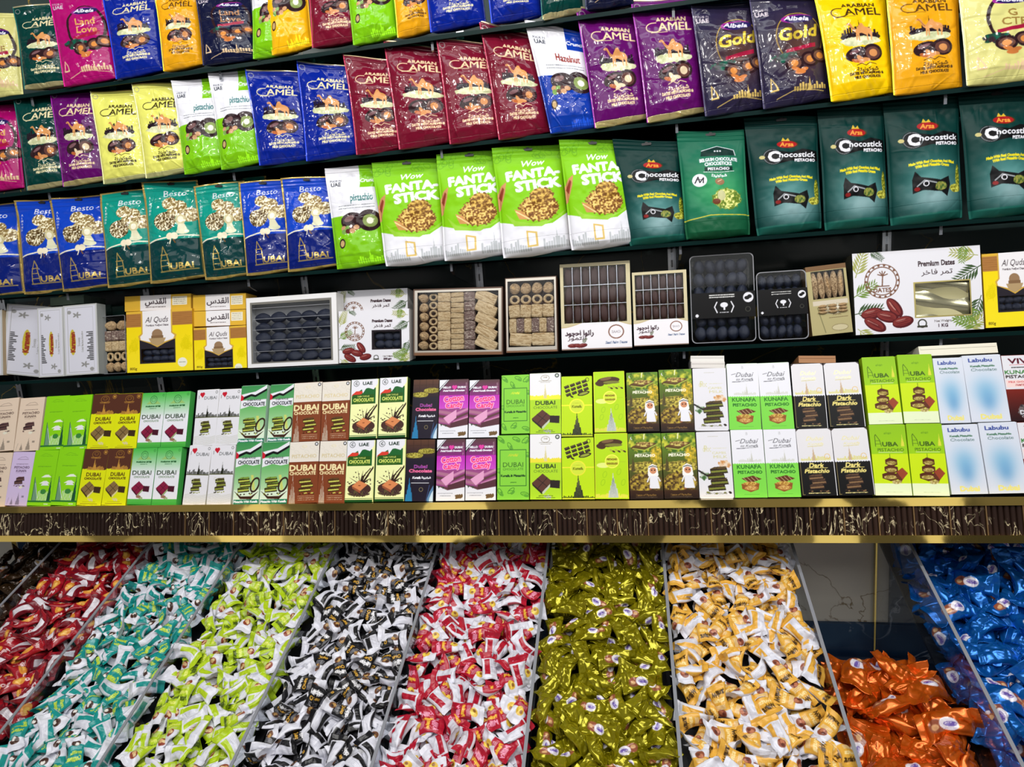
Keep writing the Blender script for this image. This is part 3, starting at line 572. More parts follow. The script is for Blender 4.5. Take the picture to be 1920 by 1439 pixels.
def kunafa_green(c):
    g = rgb(40, 110, 30)
    for x, y, a in ((12, 14, 40), (60, 12, 20), (88, 16, -40), (40, 34, 60), (10, 176, 60), (44, 172, -40), (86, 182, 10), (92, 60, 0), (6, 110, 0)):
        c.ell(x, y, 13, 6, g, a, ring=1.6); c.line([(x-8, y), (x+8, y)], .8, g); c.ell(x+5, y+6, 8, 4, rgb(90, 160, 50), a)
    c.rect(8, 45, 92, 158, rgb(50, 110, 40)); c.rect(10, 47, 90, 156, rgb(132, 206, 62)); c.text('Alrefai', 50, 62, 8, rgb(206, 200, 50), shear=.3, foil=.4)
    c.text('DUBAI', 50, 92, 15, rgb(50, 96, 30), width=64); c.text('CHOCOLATE', 50, 106, 7, rgb(70, 130, 40), width=64); c.text('Kunafa & Pistachio', 50, 126, 6.5, rgb(30, 70, 30), bold=.03, width=76); c.scrawl(42, 147, 18, g, 3)
def white_lime(c):
    c.rect(0, 86, 100, 200, rgb(172, 216, 40)); c.rect(0, 0, 100, 86, rgb(232, 232, 236))
    for i in range(16): c.ell(3 + i*6.3, 82, 4.4, 5 + 5*c.rng.random(), rgb(226, 214, 60), foil=.2)
    c.rect(0, 88, 100, 92, rgb(172, 216, 40)); g = rgb(130, 120, 90)
    c.ell(50, 16, 14, 10, g, ring=1.2); c.text('THE', 50, 14, 5, g); c.line([(30, 26), (70, 26)], 1.4, g); c.scrawl(34, 31, 32, g, 1.3); tower(c, 50, 84, 10, 46, rgb(216, 206, 150)); c.ell(88, 9, 7, 7, rgb(50, 60, 60)); c.ell(88, 9, 4, 4, rgb(200, 210, 200))
    c.text('DUBAI', 50, 99, 13, rgb(40, 60, 30), bold=.02, width=62); c.text('CHOCOLATE', 50, 114, 8.5, rgb(90, 120, 40), bold=.0, width=76); choc_tile(c, 48, 150, 76, rgb(88, 54, 46), rgb(40, 30, 30), rgb(190, 200, 180)); c.scrawl(28, 189, 44, rgb(70, 90, 20), 2); c.scrawl(20, 194, 60, rgb(40, 60, 20), 2)
def lime_choc(c):
    d = rgb(52, 40, 24)
    for i in range(3):
        for j in range(4): x, y = 8 + j*19 + i*3, 34 + i*13 - j*6; c.poly([(x, y), (x+15, y-6), (x+19, y+3), (x+4, y+9)], d); c.line([(x+3, y+1), (x+14, y-3)], 1, rgb(140, 130, 90))
    c.ell(72, 58, 20, 7, d, -15); c.ell(72, 58, 15, 4, rgb(150, 160, 60), -15); c.ell(34, 68, 6, 3, d, 30); c.ell(84, 12, 6, 7, d, ring=1.6)
    gd = rgb(232, 220, 60); c.rect(0, 96, 100, 99, gd, .4); c.ell(50, 100, 24, 24, gd, foil=.4); c.ell(50, 100, 21.5, 21.5, rgb(206, 224, 60)); c.text('Kunafa', 50, 101, 8, rgb(120, 130, 20), bold=.03, shear=.1); c.scrawl(36, 90, 28, rgb(150, 160, 30), 1)
    skyline(c, 0, 198, 100, 20, rgb(30, 34, 16), 22, False); tower(c, 50, 198, 30, 74, rgb(40, 44, 30), rgb(90, 96, 60)); c.rect(0, 196, 100, 200, rgb(220, 226, 60))
def lime_tower(c):
    d = rgb(70, 44, 26); c.ell(48, 30, 36, 12, d, -4); c.ell(40, 24, 18, 5, rgb(120, 90, 60), -8); c.ell(58, 36, 26, 5, rgb(120, 120, 50)); c.ell(20, 40, 14, 8, d, 10)
    for i in range(6): c.ell(50 + i*8, 52 + (i % 2)*4, 5, 2.6, d if i % 2 else rgb(170, 170, 60), 30)
    gd = rgb(238, 232, 90); c.line([(8, 88), (92, 88)], 1, rgb(150, 160, 60)); c.ell(26, 98, 20, 8, rgb(226, 236, 130)); c.ell(52, 86, 21, 21, gd, foil=.3); c.ell(52, 86, 18.5, 18.5, rgb(206, 224, 60)); c.text('PISTACHIO', 52, 80, 5, rgb(130, 110, 20), bold=.03, width=30); c.text('CHOCOLATE', 52, 93, 5, rgb(130, 110, 20), bold=.03, width=32)
    for x, y in ((30, 126), (72, 118), (84, 150), (24, 150)): c.ell(x, y, 6, 10, rgb(140, 190, 20), 20, ring=1.2)
    skyline(c, 3, 196, 94, 22, rgb(226, 214, 90), 24, False); tower(c, 54, 196, 30, 74, rgb(196, 204, 200), rgb(140, 150, 140))
    for a, b in ((0, 1.5), (98.5, 100)): c.rect(a, 0, b, 200, rgb(226, 214, 60))
def pist_boy(c):
    c.grad(0, 200, rgb(96, 140, 30), rgb(60, 40, 26)); c.texture(50, 30, 60, 34, rgb(60, 100, 24), rgb(200, 200, 60), 12, .4); c.texture(86, 70, 24, 34, rgb(120, 120, 30), rgb(226, 190, 50), 7, .5); c.texture(50, 104, 60, 20, rgb(90, 80, 30), rgb(206, 190, 80), 4, .3); c.texture(48, 152, 54, 36, rgb(66, 46, 24), rgb(186, 160, 60), 6, .3)
    c.ell(48, 40, 40, 10, rgb(90, 66, 30), -8); c.texture(50, 34, 30, 9, rgb(110, 70, 40), rgb(216, 206, 110), 3.5, .4); c.line([(14, 46), (50, 52), (88, 34)], 3, rgb(170, 190, 70)); c.ell(12, 14, 4, 5, WH); c.ell(14, 13, 4, 5, rgb(96, 130, 30)); c.line([(50, 2), (48, 18)], 3, rgb(236, 240, 190))
    c.text('PISTACHIO', 50, 68, 8.5, rgb(244, 240, 220), bold=.02, width=60); c.line([(28, 61), (72, 60)], .8, WH); tower(c, 13, 116, 12, 50, rgb(80, 70, 36))
    c.poly([(56, 128), (58, 102), (70, 94), (84, 100), (88, 128), (80, 138), (64, 138)], rgb(240, 240, 240)); c.ell(72, 114, 10, 10, rgb(206, 140, 104)); c.ell(68, 113, 1.8, 2.4, DK); c.ell(77, 113, 1.8, 2.4, DK); c.line([(60, 104), (72, 100), (84, 104)], 2.4, rgb(40, 40, 36))
    c.poly([(62, 130), (84, 130), (90, 168), (60, 168)], WH); c.line([(60, 134), (54, 148)], 4, WH); c.line([(86, 134), (92, 146)], 4, WH); c.ell(62, 169, 4, 2, rgb(150, 90, 60))
    c.grad(174, 200, rgb(60, 36, 20), rgb(30, 18, 14)); c.text('Taste of Paradise', 48, 187, 6, rgb(130, 100, 50), shear=.2, width=60); c.scrawl(18, 194, 64, rgb(150, 140, 120), 1)
def camel_milk(c):
    c.rect(0, 0, 100, 200, rgb(222, 222, 230)); l = rgb(206, 202, 150); c.scrawl(34, 14, 30, rgb(180, 176, 160), 1.6); c.text('P', 26, 50, 18, l, width=9); c.text('CHOC', 30, 54, 12, l, width=24)
    c.text('CAMEL', 66, 64, 7.5, l, width=42); c.text('MILK', 68, 76, 9, l, width=40); c.scrawl(48, 50, 40, l, 1)
    c.texture(80, 98, 22, 14, rgb(200, 140, 80), rgb(228, 210, 190), 8, .5); c.texture(18, 130, 16, 16, rgb(60, 100, 50), rgb(190, 200, 190), 8, .6); c.line([(2, 116), (30, 134)], 5, rgb(40, 36, 32)); bar_stack(c, 56, 112, 62, rgb(84, 66, 36), rgb(120, 126, 50), rgb(40, 30, 20), 4)
    c.text('DUBAI CHOCOLATE', 50, 184, 5, rgb(110, 106, 96), width=60); c.scrawl(12, 191, 78, rgb(170, 166, 160), 1)
    for x in (0, 98.8): c.rect(x, 0, x+1.2, 200, rgb(90, 90, 96))
    c.poly([(0, 200), (5, 200), (0, 194)], rgb(60, 60, 60)); c.poly([(100, 200), (95, 200), (100, 194)], rgb(60, 60, 60))
def kunafa_wg(c):
    g = rgb(122, 212, 74); c.rect(0, 98, 100, 200, g); k = rgb(96, 96, 104)
    for i in range(14): c.ell(4 + i*7.2, 97, 4, 4, WH)
    c.text('B', 50, 12, 9, rgb(190, 190, 196)); c.text('Dubai', 56, 34, 14, k, shear=.4, width=52); c.text('to Kunafa', 56, 48, 7, k, shear=.4, width=54); c.line([(14, 34), (28, 31)], 1.5, k); c.line([(16, 56), (44, 55)], 2, k); c.line([(44, 55), (82, 53)], 1, k)
    skyline(c, 20, 96, 70, 16, rgb(206, 208, 200), 16); tower(c, 60, 96, 8, 34, rgb(200, 200, 194))
    c.text('KUNAFA', 50, 110, 11, rgb(40, 110, 36), bold=.01, width=74); c.text('PISTACHIO', 52, 126, 8.5, rgb(40, 110, 36), bold=.01, width=74)
    br = rgb(96, 50, 26); c.poly([(24, 144), (60, 136), (86, 146), (50, 158)], br)
    for k2 in range(4): c.line([(30 + k2*12, 142 - k2), (46 + k2*10, 156 - k2*2)], 1.2, rgb(216, 190, 150)); 
    c.texture(50, 162, 28, 9, rgb(150, 90, 40), rgb(216, 190, 90), 3, .2); c.poly([(24, 160), (54, 168), (78, 158), (74, 176), (50, 184), (24, 174)], rgb(140, 80, 36)); c.texture(52, 172, 22, 7, rgb(170, 110, 50), rgb(214, 180, 110), 3, .3); c.line([(30, 190), (76, 190)], .8, rgb(60, 140, 50))
def dark_pist(c):
    c.rect(0, 98, 100, 200, rgb(16, 16, 18)); l = rgb(214, 206, 150)
    for i in range(14): c.ell(4 + i*7.2, 97, 4, 4, WH)
    c.text('Dubai', 52, 30, 12, l, shear=.4, width=46, foil=.4); c.text('Kunafa', 54, 46, 7, l, shear=.4, width=44, foil=.4); c.line([(30, 54), (72, 52)], 2, l); skyline(c, 8, 96, 84, 20, rgb(216, 210, 130), 20); tower(c, 44, 96, 9, 44, rgb(196, 170, 140)); c.ell(82, 84, 8, 8, rgb(222, 180, 90), ring=1.5)
    y = rgb(236, 220, 130); c.text('Dark', 50, 110, 13, y, bold=.05, shear=.2, width=40); c.text('Pistachio', 50, 127, 11, y, bold=.05, shear=.2, width=68); c.line([(22, 118), (80, 118)], .8, y)
    bar_stack(c, 48, 142, 50, rgb(90, 66, 50), rgb(130, 100, 70), rgb(52, 36, 30), 3); c.scrawl(20, 192, 60, rgb(226, 214, 150), 2.4); c.line([(4, 102), (4, 196), (10, 196)], 1, rgb(140, 126, 80)); c.rect(97.5, 98, 100, 200, WH); c.poly([(0, 0), (9, 0), (0, 8)], rgb(70, 60, 60)); c.poly([(100, 0), (91, 0), (100, 8)], rgb(70, 60, 60))
def uba(c):
    c.grad(0, 84, rgb(140, 190, 24), rgb(150, 202, 20)); c.rect(0, 84, 100, 166, rgb(198, 226, 20)); c.rect(0, 166, 100, 200, rgb(226, 238, 200)); d = rgb(56, 86, 20)
    c.text('elvan', 50, 24, 7, rgb(100, 150, 20), shear=.3); c.line([(14, 62), (14, 32), (16, 28)], 1.8, d); c.line([(16, 28), (26, 44), (30, 62)], 1.6, d); c.line([(14, 46), (25, 46)], 1.2, d); c.line([(14, 55), (28, 55)], 1.2, d); c.text('UBA', 54, 56, 12, d, bold=.01, width=42); tower(c, 88, 62, 9, 34, rgb(216, 214, 70))
    c.text('PISTACHIO', 54, 72, 9, d, width=72); c.line([(20, 79), (86, 79)], .8, WH); c.line([(50, 84), (50, 98)], .6, d)
    for x, y, s in ((52, 106, 16), (50, 126, 18), (46, 146, 22)): c.poly([(x-s, y-6), (x-4, y-12), (x+s, y-6), (x+s, y+8), (x, y+14), (x-s, y+6)], rgb(84, 40, 22)); c.texture(x, y+3, s*.9, 6, rgb(130, 110, 40), rgb(200, 180, 110), 3, .2)
    c.poly([(64, 134), (80, 122), (94, 138), (78, 156)], rgb(150, 66, 42)); c.poly([(64, 134), (78, 156), (72, 164), (60, 146)], rgb(94, 46, 30)); c.texture(62, 162, 14, 6, rgb(150, 130, 60), rgb(220, 206, 150), 3); c.scrawl(30, 190, 46, rgb(170, 180, 140), 1)
def labubu(c):
    c.rect(0, 0, 100, 200, rgb(212, 218, 232)); c.glow(50, 110, 42, 52, rgb(128, 182, 216), .85); c.glow(52, 140, 24, 36, rgb(90, 150, 200), .6)
    c.text('Labubu', 46, 15, 11, rgb(50, 70, 150), bold=.04, width=60); c.text('Kunafa Pistachio', 50, 33, 5, rgb(90, 130, 110), bold=.02, width=62); c.text('Chocolate', 52, 44, 8.5, rgb(80, 110, 110), bold=.0, width=66); c.text('Dubai', 52, 184, 14, rgb(232, 222, 130), bold=.05, width=52)
def vivi(c):
    c.rect(0, 0, 100, 200, rgb(222, 222, 230)); c.text('VIVI', 48, 18, 15, rgb(90, 20, 40), bold=.05, width=60); c.line([(20, 30), (80, 28)], 1.2, rgb(200, 60, 60)); c.scrawl(24, 38, 56, rgb(60, 60, 60), 4)
    c.text('KUNAFA', 46, 52, 11, rgb(70, 130, 70), bold=.05, width=84); c.text('PISTACHIO', 50, 66, 9, rgb(60, 50, 50), bold=.04, width=90); c.rect(4, 76, 92, 98, rgb(238, 210, 206)); c.text('MILK CHOCOLATE', 48, 82, 5, rgb(190, 40, 50), width=74); c.text('Dubai Edition', 48, 91, 5, rgb(160, 40, 50), shear=.3)
    c.grad(104, 200, rgb(120, 34, 26), rgb(40, 20, 24)); c.texture(60, 170, 40, 24, rgb(50, 44, 50), rgb(120, 110, 110), 8); c.text('DUBAI', 58, 174, 12, WH, bold=.03, width=56); c.text('CHOCOLATE', 58, 187, 6, WH, width=50)
CARTONS = {  # ground colour, drawing, side colour, how it is described
 'kunafa_beige': (*kunafa_plain(rgb(224, 204, 184), rgb(120, 100, 90)), rgb(214, 192, 168), 'beige pistachio kunafa chocolate box'),
 'kunafa_lilac': (*kunafa_plain(rgb(206, 188, 226), rgb(120, 100, 130)), rgb(196, 178, 216), 'pale lilac pistachio kunafa chocolate box'),
 'marina_green': (rgb(136, 210, 24), marina, rgb(110, 190, 20), 'green chocolate box printed with sail hotel and skyline'),
 'brown_yellow': (rgb(218, 224, 20), brown_yellow, rgb(190, 190, 20), 'yellow Dubai chocolate box with brown top'),
 'green_white': (WH, green_white, rgb(80, 190, 90), 'green fading to white Dubai chocolate box'),
 'love_dubai': (rgb(222, 222, 230), love_dubai, rgb(220, 220, 214), 'white love Dubai chocolate box with red heart'),
 'flag_green': (rgb(214, 232, 210), flag_green, rgb(190, 220, 200), 'green chocolate box with waving flag'),
 'dubai_brown': (rgb(126, 64, 38), dubai_brown, rgb(110, 56, 34), 'brown Dubai chocolate box with cream top'),
 'uae_cream': (rgb(236, 240, 176), uae_cream, rgb(60, 90, 40), 'cream UAE chocolate box with splashing chocolate'),
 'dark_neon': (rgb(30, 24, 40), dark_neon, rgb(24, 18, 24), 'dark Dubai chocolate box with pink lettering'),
 'cotton': (rgb(160, 60, 140), cotton, rgb(70, 50, 54), 'magenta cotton candy chocolate box'),
 'kunafa_green': (rgb(132, 206, 62), kunafa_green, rgb(100, 170, 50), 'green leaf-framed Dubai kunafa chocolate box'),
 'white_lime': (rgb(172, 216, 40), white_lime, rgb(190, 200, 170), 'lime Dubai chocolate box with white top'),
 'lime_choc': (rgb(186, 222, 20), lime_choc, rgb(170, 200, 30), 'lime kunafa chocolate box with round yellow seal and dark tower'),
 'lime_tower': (rgb(178, 218, 20), lime_tower, rgb(200, 200, 50), 'lime pistachio chocolate box with silver tower'),
 'pist_boy': (rgb(90, 90, 30), pist_boy, rgb(50, 44, 20), 'olive pistachio chocolate box with boy in white robe'),
 'camel_milk': (rgb(222, 222, 230), camel_milk, rgb(214, 212, 214), 'white camel milk chocolate box with stacked bars'),
 'kunafa_wg': (WH, kunafa_wg, rgb(200, 226, 190), 'white and green kunafa pistachio chocolate box'),
 'dark_pist': (rgb(222, 221, 226), dark_pist, rgb(24, 24, 26), 'white and black dark pistachio chocolate box'),
 'uba': (rgb(198, 226, 20), uba, rgb(160, 200, 30), 'lime pistachio chocolate box with pale bottom'),
 'labubu': (rgb(212, 218, 232), labubu, rgb(216, 222, 230), 'pale blue and white pistachio chocolate box'),
 'vivi': (rgb(222, 222, 230), vivi, rgb(150, 60, 50), 'white and dark red kunafa pistachio chocolate box'),
}
_col = {}
def art(key, w, h, H, bg, fn):
    k = (key, w, h)
    if k not in _col:
        c = Canvas(w, h, H, bg, seed=sum(map(ord, key))); 
        if fn: fn(c)
        _col[k] = c.done()
    return _col[k]
def grid_faces(nu, nv, start=0):
    j, i = np.mgrid[0:nv-1, 0:nu-1]; a = start + j * nu + i
    return np.stack([a + nu, a + nu + 1, a + 1, a], -1).reshape(-1, 4)
def slab_mesh(name, A, w, h, d, side, mat=None, y0=0.0, win=None):
    """a box: front face (facing -Y) carries the print A, x in +-w/2, z from 0 to h, thickness d behind the front"""
    nv, nu = A.shape[:2]; g = np.linspace(-w/2, w/2, nu); z = np.linspace(h, 0, nv)
    V = np.zeros((nv, nu, 3)); V[..., 0] = g[None]; V[..., 2] = z[:, None]; V[..., 1] = y0
    V = V.reshape(-1, 3); C = A.reshape(-1, 4); n = len(V)
    r = 0.0012
    S = []; 
    for y in (y0 + .0001, y0 + d): S += [(-w/2, y, h), (w/2, y, h), (w/2, y, 0), (-w/2, y, 0)]
    V = np.vstack([V, S]); C = np.vstack([C, np.tile([*lin(side), 0], (8, 1))])
    F4 = [(n+4, n+5, n+1, n), (n+1, n+5, n+6, n+2), (n+2, n+6, n+7, n+3), (n+3, n+7, n+4, n), (n+5, n+4, n+7, n+6)]
    # join the side box to the rim of the print so that it is one closed surface
    rim = [((nv-1)*nu, n+3), ((nv-1)*nu + nu-1, n+2), (nu-1, n+1), (0, n)]
    ring = [(0, nu-1), (nu-1, nv*nu-1), (nv*nu-1, (nv-1)*nu), ((nv-1)*nu, 0)]
    m = {0: n, nu-1: n+1, nv*nu-1: n+2, (nv-1)*nu: n+3}
    Fj = [(a, b, m[b], m[a]) for a, b in ring]
    G = grid_faces(nu, nv)
    if win:
        j, i = np.divmod(np.arange(len(G)), nu - 1); uc, vc = (i + .5) / (nu-1), (j + .5) / (nv-1)
        G = G[~((uc > win[0]) & (uc < win[2]) & (vc > win[1]) & (vc < win[3]))]
    me = mesh_np(name, V, [G, np.array(F4), np.array(Fj)], mat or M_CARTON, C, smooth=False)
    return me

# ------------------------------------------------------------------ the cabinet: walls, shelves, fascia
def zy(plane, py, off=0.0):
    p = plane.hit(1150, py, off); return p[1], p[2]
Y_WALL = 2.16
o = link('wall_back', boxes_mesh('wall_back', [((XL-.5, Y_WALL, 0.2), (XR+.5, Y_WALL+.05, 3.1))], M_BACK)); tag(o, kind='structure')
# marble lining behind the bins, with a seam of gold trim
Y_BIN = 1.93
xs_seam = CAM[0] + ray(1640, 1100)[0] / ray(1640, 1100)[1] * Y_BIN
def bin_wall_x(px): r = ray(px, 1040); return r[0] / r[1] * Y_BIN
o = link('wall_bin_back', boxes_mesh('wall_bin_back', [((XL-.5, Y_BIN, 0.0), (XR+.5, Y_BIN+.04, .98))], M_CREAM)); tag(o, kind='structure')
o = link('wall_bin_lower', boxes_mesh('wall_bin_lower', [((XL-.5, Y_BIN-.012, 0.0), (XR+.5, Y_BIN, .52))], M_NAVY)); tag(o, kind='structure')
for i, px in enumerate((-5, 92)):
    pass
xb = bin_wall_x(92); xa_ = bin_wall_x(42)
o = link('wall_bin_panel', boxes_mesh('wall_bin_panel', [((xa_, Y_BIN-.010, .52), (xb, Y_BIN, .98))], M_NAVY)); tag(o, kind='structure')
o = link('wall_bin_panel', boxes_mesh('wall_bin_panel', [((bin_wall_x(1668), Y_BIN-.010, .52), (XR+.5, Y_BIN, .98))], M_NAVY)); tag(o, kind='structure')
for i, px in enumerate((34, 95, 1640)):
    x = bin_wall_x(px)
    o = link('trim_%d' % (i+1), boxes_mesh('trim', [((x-.0022, Y_BIN-.014, .35), (x+.0022, Y_BIN-.001, .98))], M_GOLD)); tag(o, kind='structure')
o = link('floor', boxes_mesh('floor', [((-3.5, -2.5, -.02), (3.5, 2.4, 0))], pbr('pale_floor_tile', (.45, .43, .4), .2))); tag(o, kind='structure')

# fascia
y0, z0 = zy(PF, 939); y1, z1 = zy(PF, 953.5); y2, z2 = zy(PF, 1004); y3, z3 = zy(PF, 1017.5)
ya5 = P5.O[1]; za5 = P5.O[2]
def band(name, ya, za, yb, zb, off, d, mat):
    N = PF.N
    return prism(name, [(ya + N[1]*off, za + N[2]*off), (yb + N[1]*off, zb + N[2]*off), (yb - N[1]*d, zb - N[2]*d), (ya - N[1]*d, za - N[2]*d)], XL, XR, mat)
fas = empty('display_fascia', (0, y1, z1)); bpy.context.view_layer.update()
tag(fas, 'dark marble fluted fascia between two polished gold strips under the bottom shelf', 'fascia')
def ploc(o, r):  # parent keeping world coordinates of the mesh
    o.parent = r; o.matrix_parent_inverse = Matrix.Translation(-Vector(r.location))
def flutes():
    V, F = [], []; pitch = .0125; n = int((XR - XL) / pitch); prof = [(0, -.0065), (.14, -.001), (.3, .001), (.5, .0015), (.7, .001), (.86, -.001)]
    N = PF.N; xs = []; of = []
    for i in range(n):
        for a, b in prof: xs.append(XL + (i + a) * pitch); of.append(b)
    for (yy, zz) in ((y1, z1), (y2, z2)):
        for x, f in zip(xs, of): V.append((x, yy + N[1]*f, zz + N[2]*f))
    m = len(xs); k = len(V)
    for i in range(m-1): F.append((i, i+m, i+m+1, i+1))
    return mesh_np('fluted_panel', np.array(V), np.array(F), M_FASCIA, smooth=False)
ploc(link('fluted_panel', flutes()), fas)
ploc(link('fascia_backing', band('fascia_backing', y1, z1, y2, z2, -.006, .02, M_BLACK)), fas)
ploc(link('gold_strip', band('gold_strip', y0, z0, y1, z1, .006, .02, M_GOLD)), fas)
ploc(link('gold_strip', band('gold_strip', y2, z2, y3, z3, .006, .02, M_GOLD)), fas)
M_SEAM = pbr('copper_seam', (.42, .26, .12), .3, .9)
for i in range(46):
    x = XL + .3 + i * .0125 * 6.0
    if x > XR - .1 or x < -1.25: continue
    N = PF.N; a = .0035
    me = boxes_mesh('gold_seam', [((x-.0012, y2, z2), (x+.0012, y1, z1))], M_SEAM)
    me = bpy.data.meshes.new('gold_seam'); q = [(xx, yy + N[1]*f, zz + N[2]*f) for f in (-.003, .0028) for (xx, yy, zz) in ((x-.0013, y1, z1), (x+.0013, y1, z1), (x+.0013, y2, z2), (x-.0013, y2, z2))]
    me.from_pydata(q, [], [(4,7,6,5), (0,1,2,3), (0,4,5,1), (1,5,6,2), (2,6,7,3), (3,7,4,0)]); me.materials.append(M_SEAM)
    ploc(link('gold_seam', me), fas)
# ledge the bottom row stands on, and cabinet underside
o = link('display_ledge', prism('display_ledge', [(y0 + .045, z0 - .0005), (Y_WALL, z0 - .0005), (Y_WALL, z0 - .02), (y0 + .045, z0 - .02)], XL, XR, pbr('ledge_board', (.03, .03, .032), .25)))
tag(o, 'dark ledge board under the bottom rows of chocolate boxes', 'shelf')

# glass shelves on brackets and slotted uprights
UPR = [33, 299, 590, 909, 1262, 1665]
def wx(px, py, Y): r = ray(px, py); return r[0] / r[1] * Y
upx = [wx(p, 700, Y_WALL - .02) for p in UPR]
upx = list(np.polyval(np.polyfit(range(6), upx, 1), range(-1, 7)))
for i, x in enumerate(upx):
    r = tag(empty('shelf_upright', (x, Y_WALL - .012, z0)), None, 'upright', 'slotted uprights behind the shelves')
    r['label'] = 'slotted chrome upright on the dark wall behind the shelves'
    rl = link('rail', boxes_mesh('rail', [((x-.012, Y_WALL-.022, z0), (x+.012, Y_WALL-.001, 2.9))], M_CHROME)); ploc(rl, r)
    V, k = [], 0
    for s in range(18):
        zz = z0 + .02 + s * .045
        if .95 < zz < 1.75:
            sl = link('slot', boxes_mesh('slot', [((x-.003, Y_WALL-.0226, zz), (x+.003, Y_WALL-.0221, zz+.022))], M_BLACK)); sl.parent = rl
SHELF = [('fourth', P4, 'holding the date and pastry boxes'), ('third', P3, 'holding the tall stand-up pouches'), ('second', P2, 'holding the camel print pouches'), ('top', P1, 'holding the highest row of pouches')]
for nm, P, ds in SHELF:
    yf, zf = P.O[1] - .018, P.O[2] - .004
    sh = tag(empty('glass_shelf', (0, yf, zf)), 'dark green glass shelf %s' % ds, 'shelf')
    ploc(link('glass_panel', boxes_mesh('glass_panel', [((XL, yf + .004, zf - .008), (XR, Y_WALL - .03, zf))], M_GLASSDK)), sh)
    ploc(link('front_edge', boxes_mesh('front_edge', [((XL, yf, zf - .0095), (XR, yf + .004, zf + .0005))], M_EDGE)), sh)
    for x in upx:
        # bracket: an acrylic blade below the glass, deep at the wall and shallow at the front
        pr = [(yf + .012, zf - .0085), (Y_WALL - .024, zf - .0085), (Y_WALL - .024, zf - .085), (Y_WALL - .06, zf - .085), (yf + .05, zf - .045), (yf + .012, zf - .03)]
        b = tag(empty('shelf_bracket', (x, Y_WALL - .03, zf - .01)), 'clear blade bracket under a glass shelf, fixed to a slotted upright', 'bracket', 'clear brackets under the glass shelves')
        ploc(link('bracket_blade', prism('bracket_blade', pr, x - .003, x + .003, M_ACRYL)), b)
        pe = [(yf + .012, zf - .0085), (yf + .0145, zf - .0085), (yf + .0145, zf - .030), (yf+.012, zf-.030)]
        ploc(link('front_tip', prism('front_tip', pe, x - .0032, x + .0032, M_ACEDGE)), b)

# ------------------------------------------------------------------ pouches
def creases(XX, YY, rng, n, amp, W, H):
    h = np.zeros_like(XX)
    for i in range(n):
        side = rng.integers(0, 4)
        if side == 0: p = (-W/2, rng.random()*H); a = rng.normal(0, .7)
        elif side == 1: p = (W/2, rng.random()*H); a = math.pi + rng.normal(0, .7)
        elif side == 2: p = ((rng.random()-.5)*W, H); a = -math.pi/2 + rng.normal(0, .6)
        else: p = ((rng.random()-.5)*W, 0); a = math.pi/2 + rng.normal(0, .6)
        L = (.03 + .10 * rng.random()); w = .003 + .007 * rng.random(); dx, dy = math.cos(a), math.sin(a)
        t = (XX - p[0]) * dx + (YY - p[1]) * dy; d = np.abs(-(XX - p[0]) * dy + (YY - p[1]) * dx + .15 * t * t / L * rng.normal())
        h += amp * (rng.random()*.9 + .2) * rng.choice([-1, 1]) * np.clip(1 - d / w, 0, 1) ** 1.2 * np.clip(t / .01, 0, 1) * np.clip(1 - t / L, 0, 1)
    return h
SEED = [0]
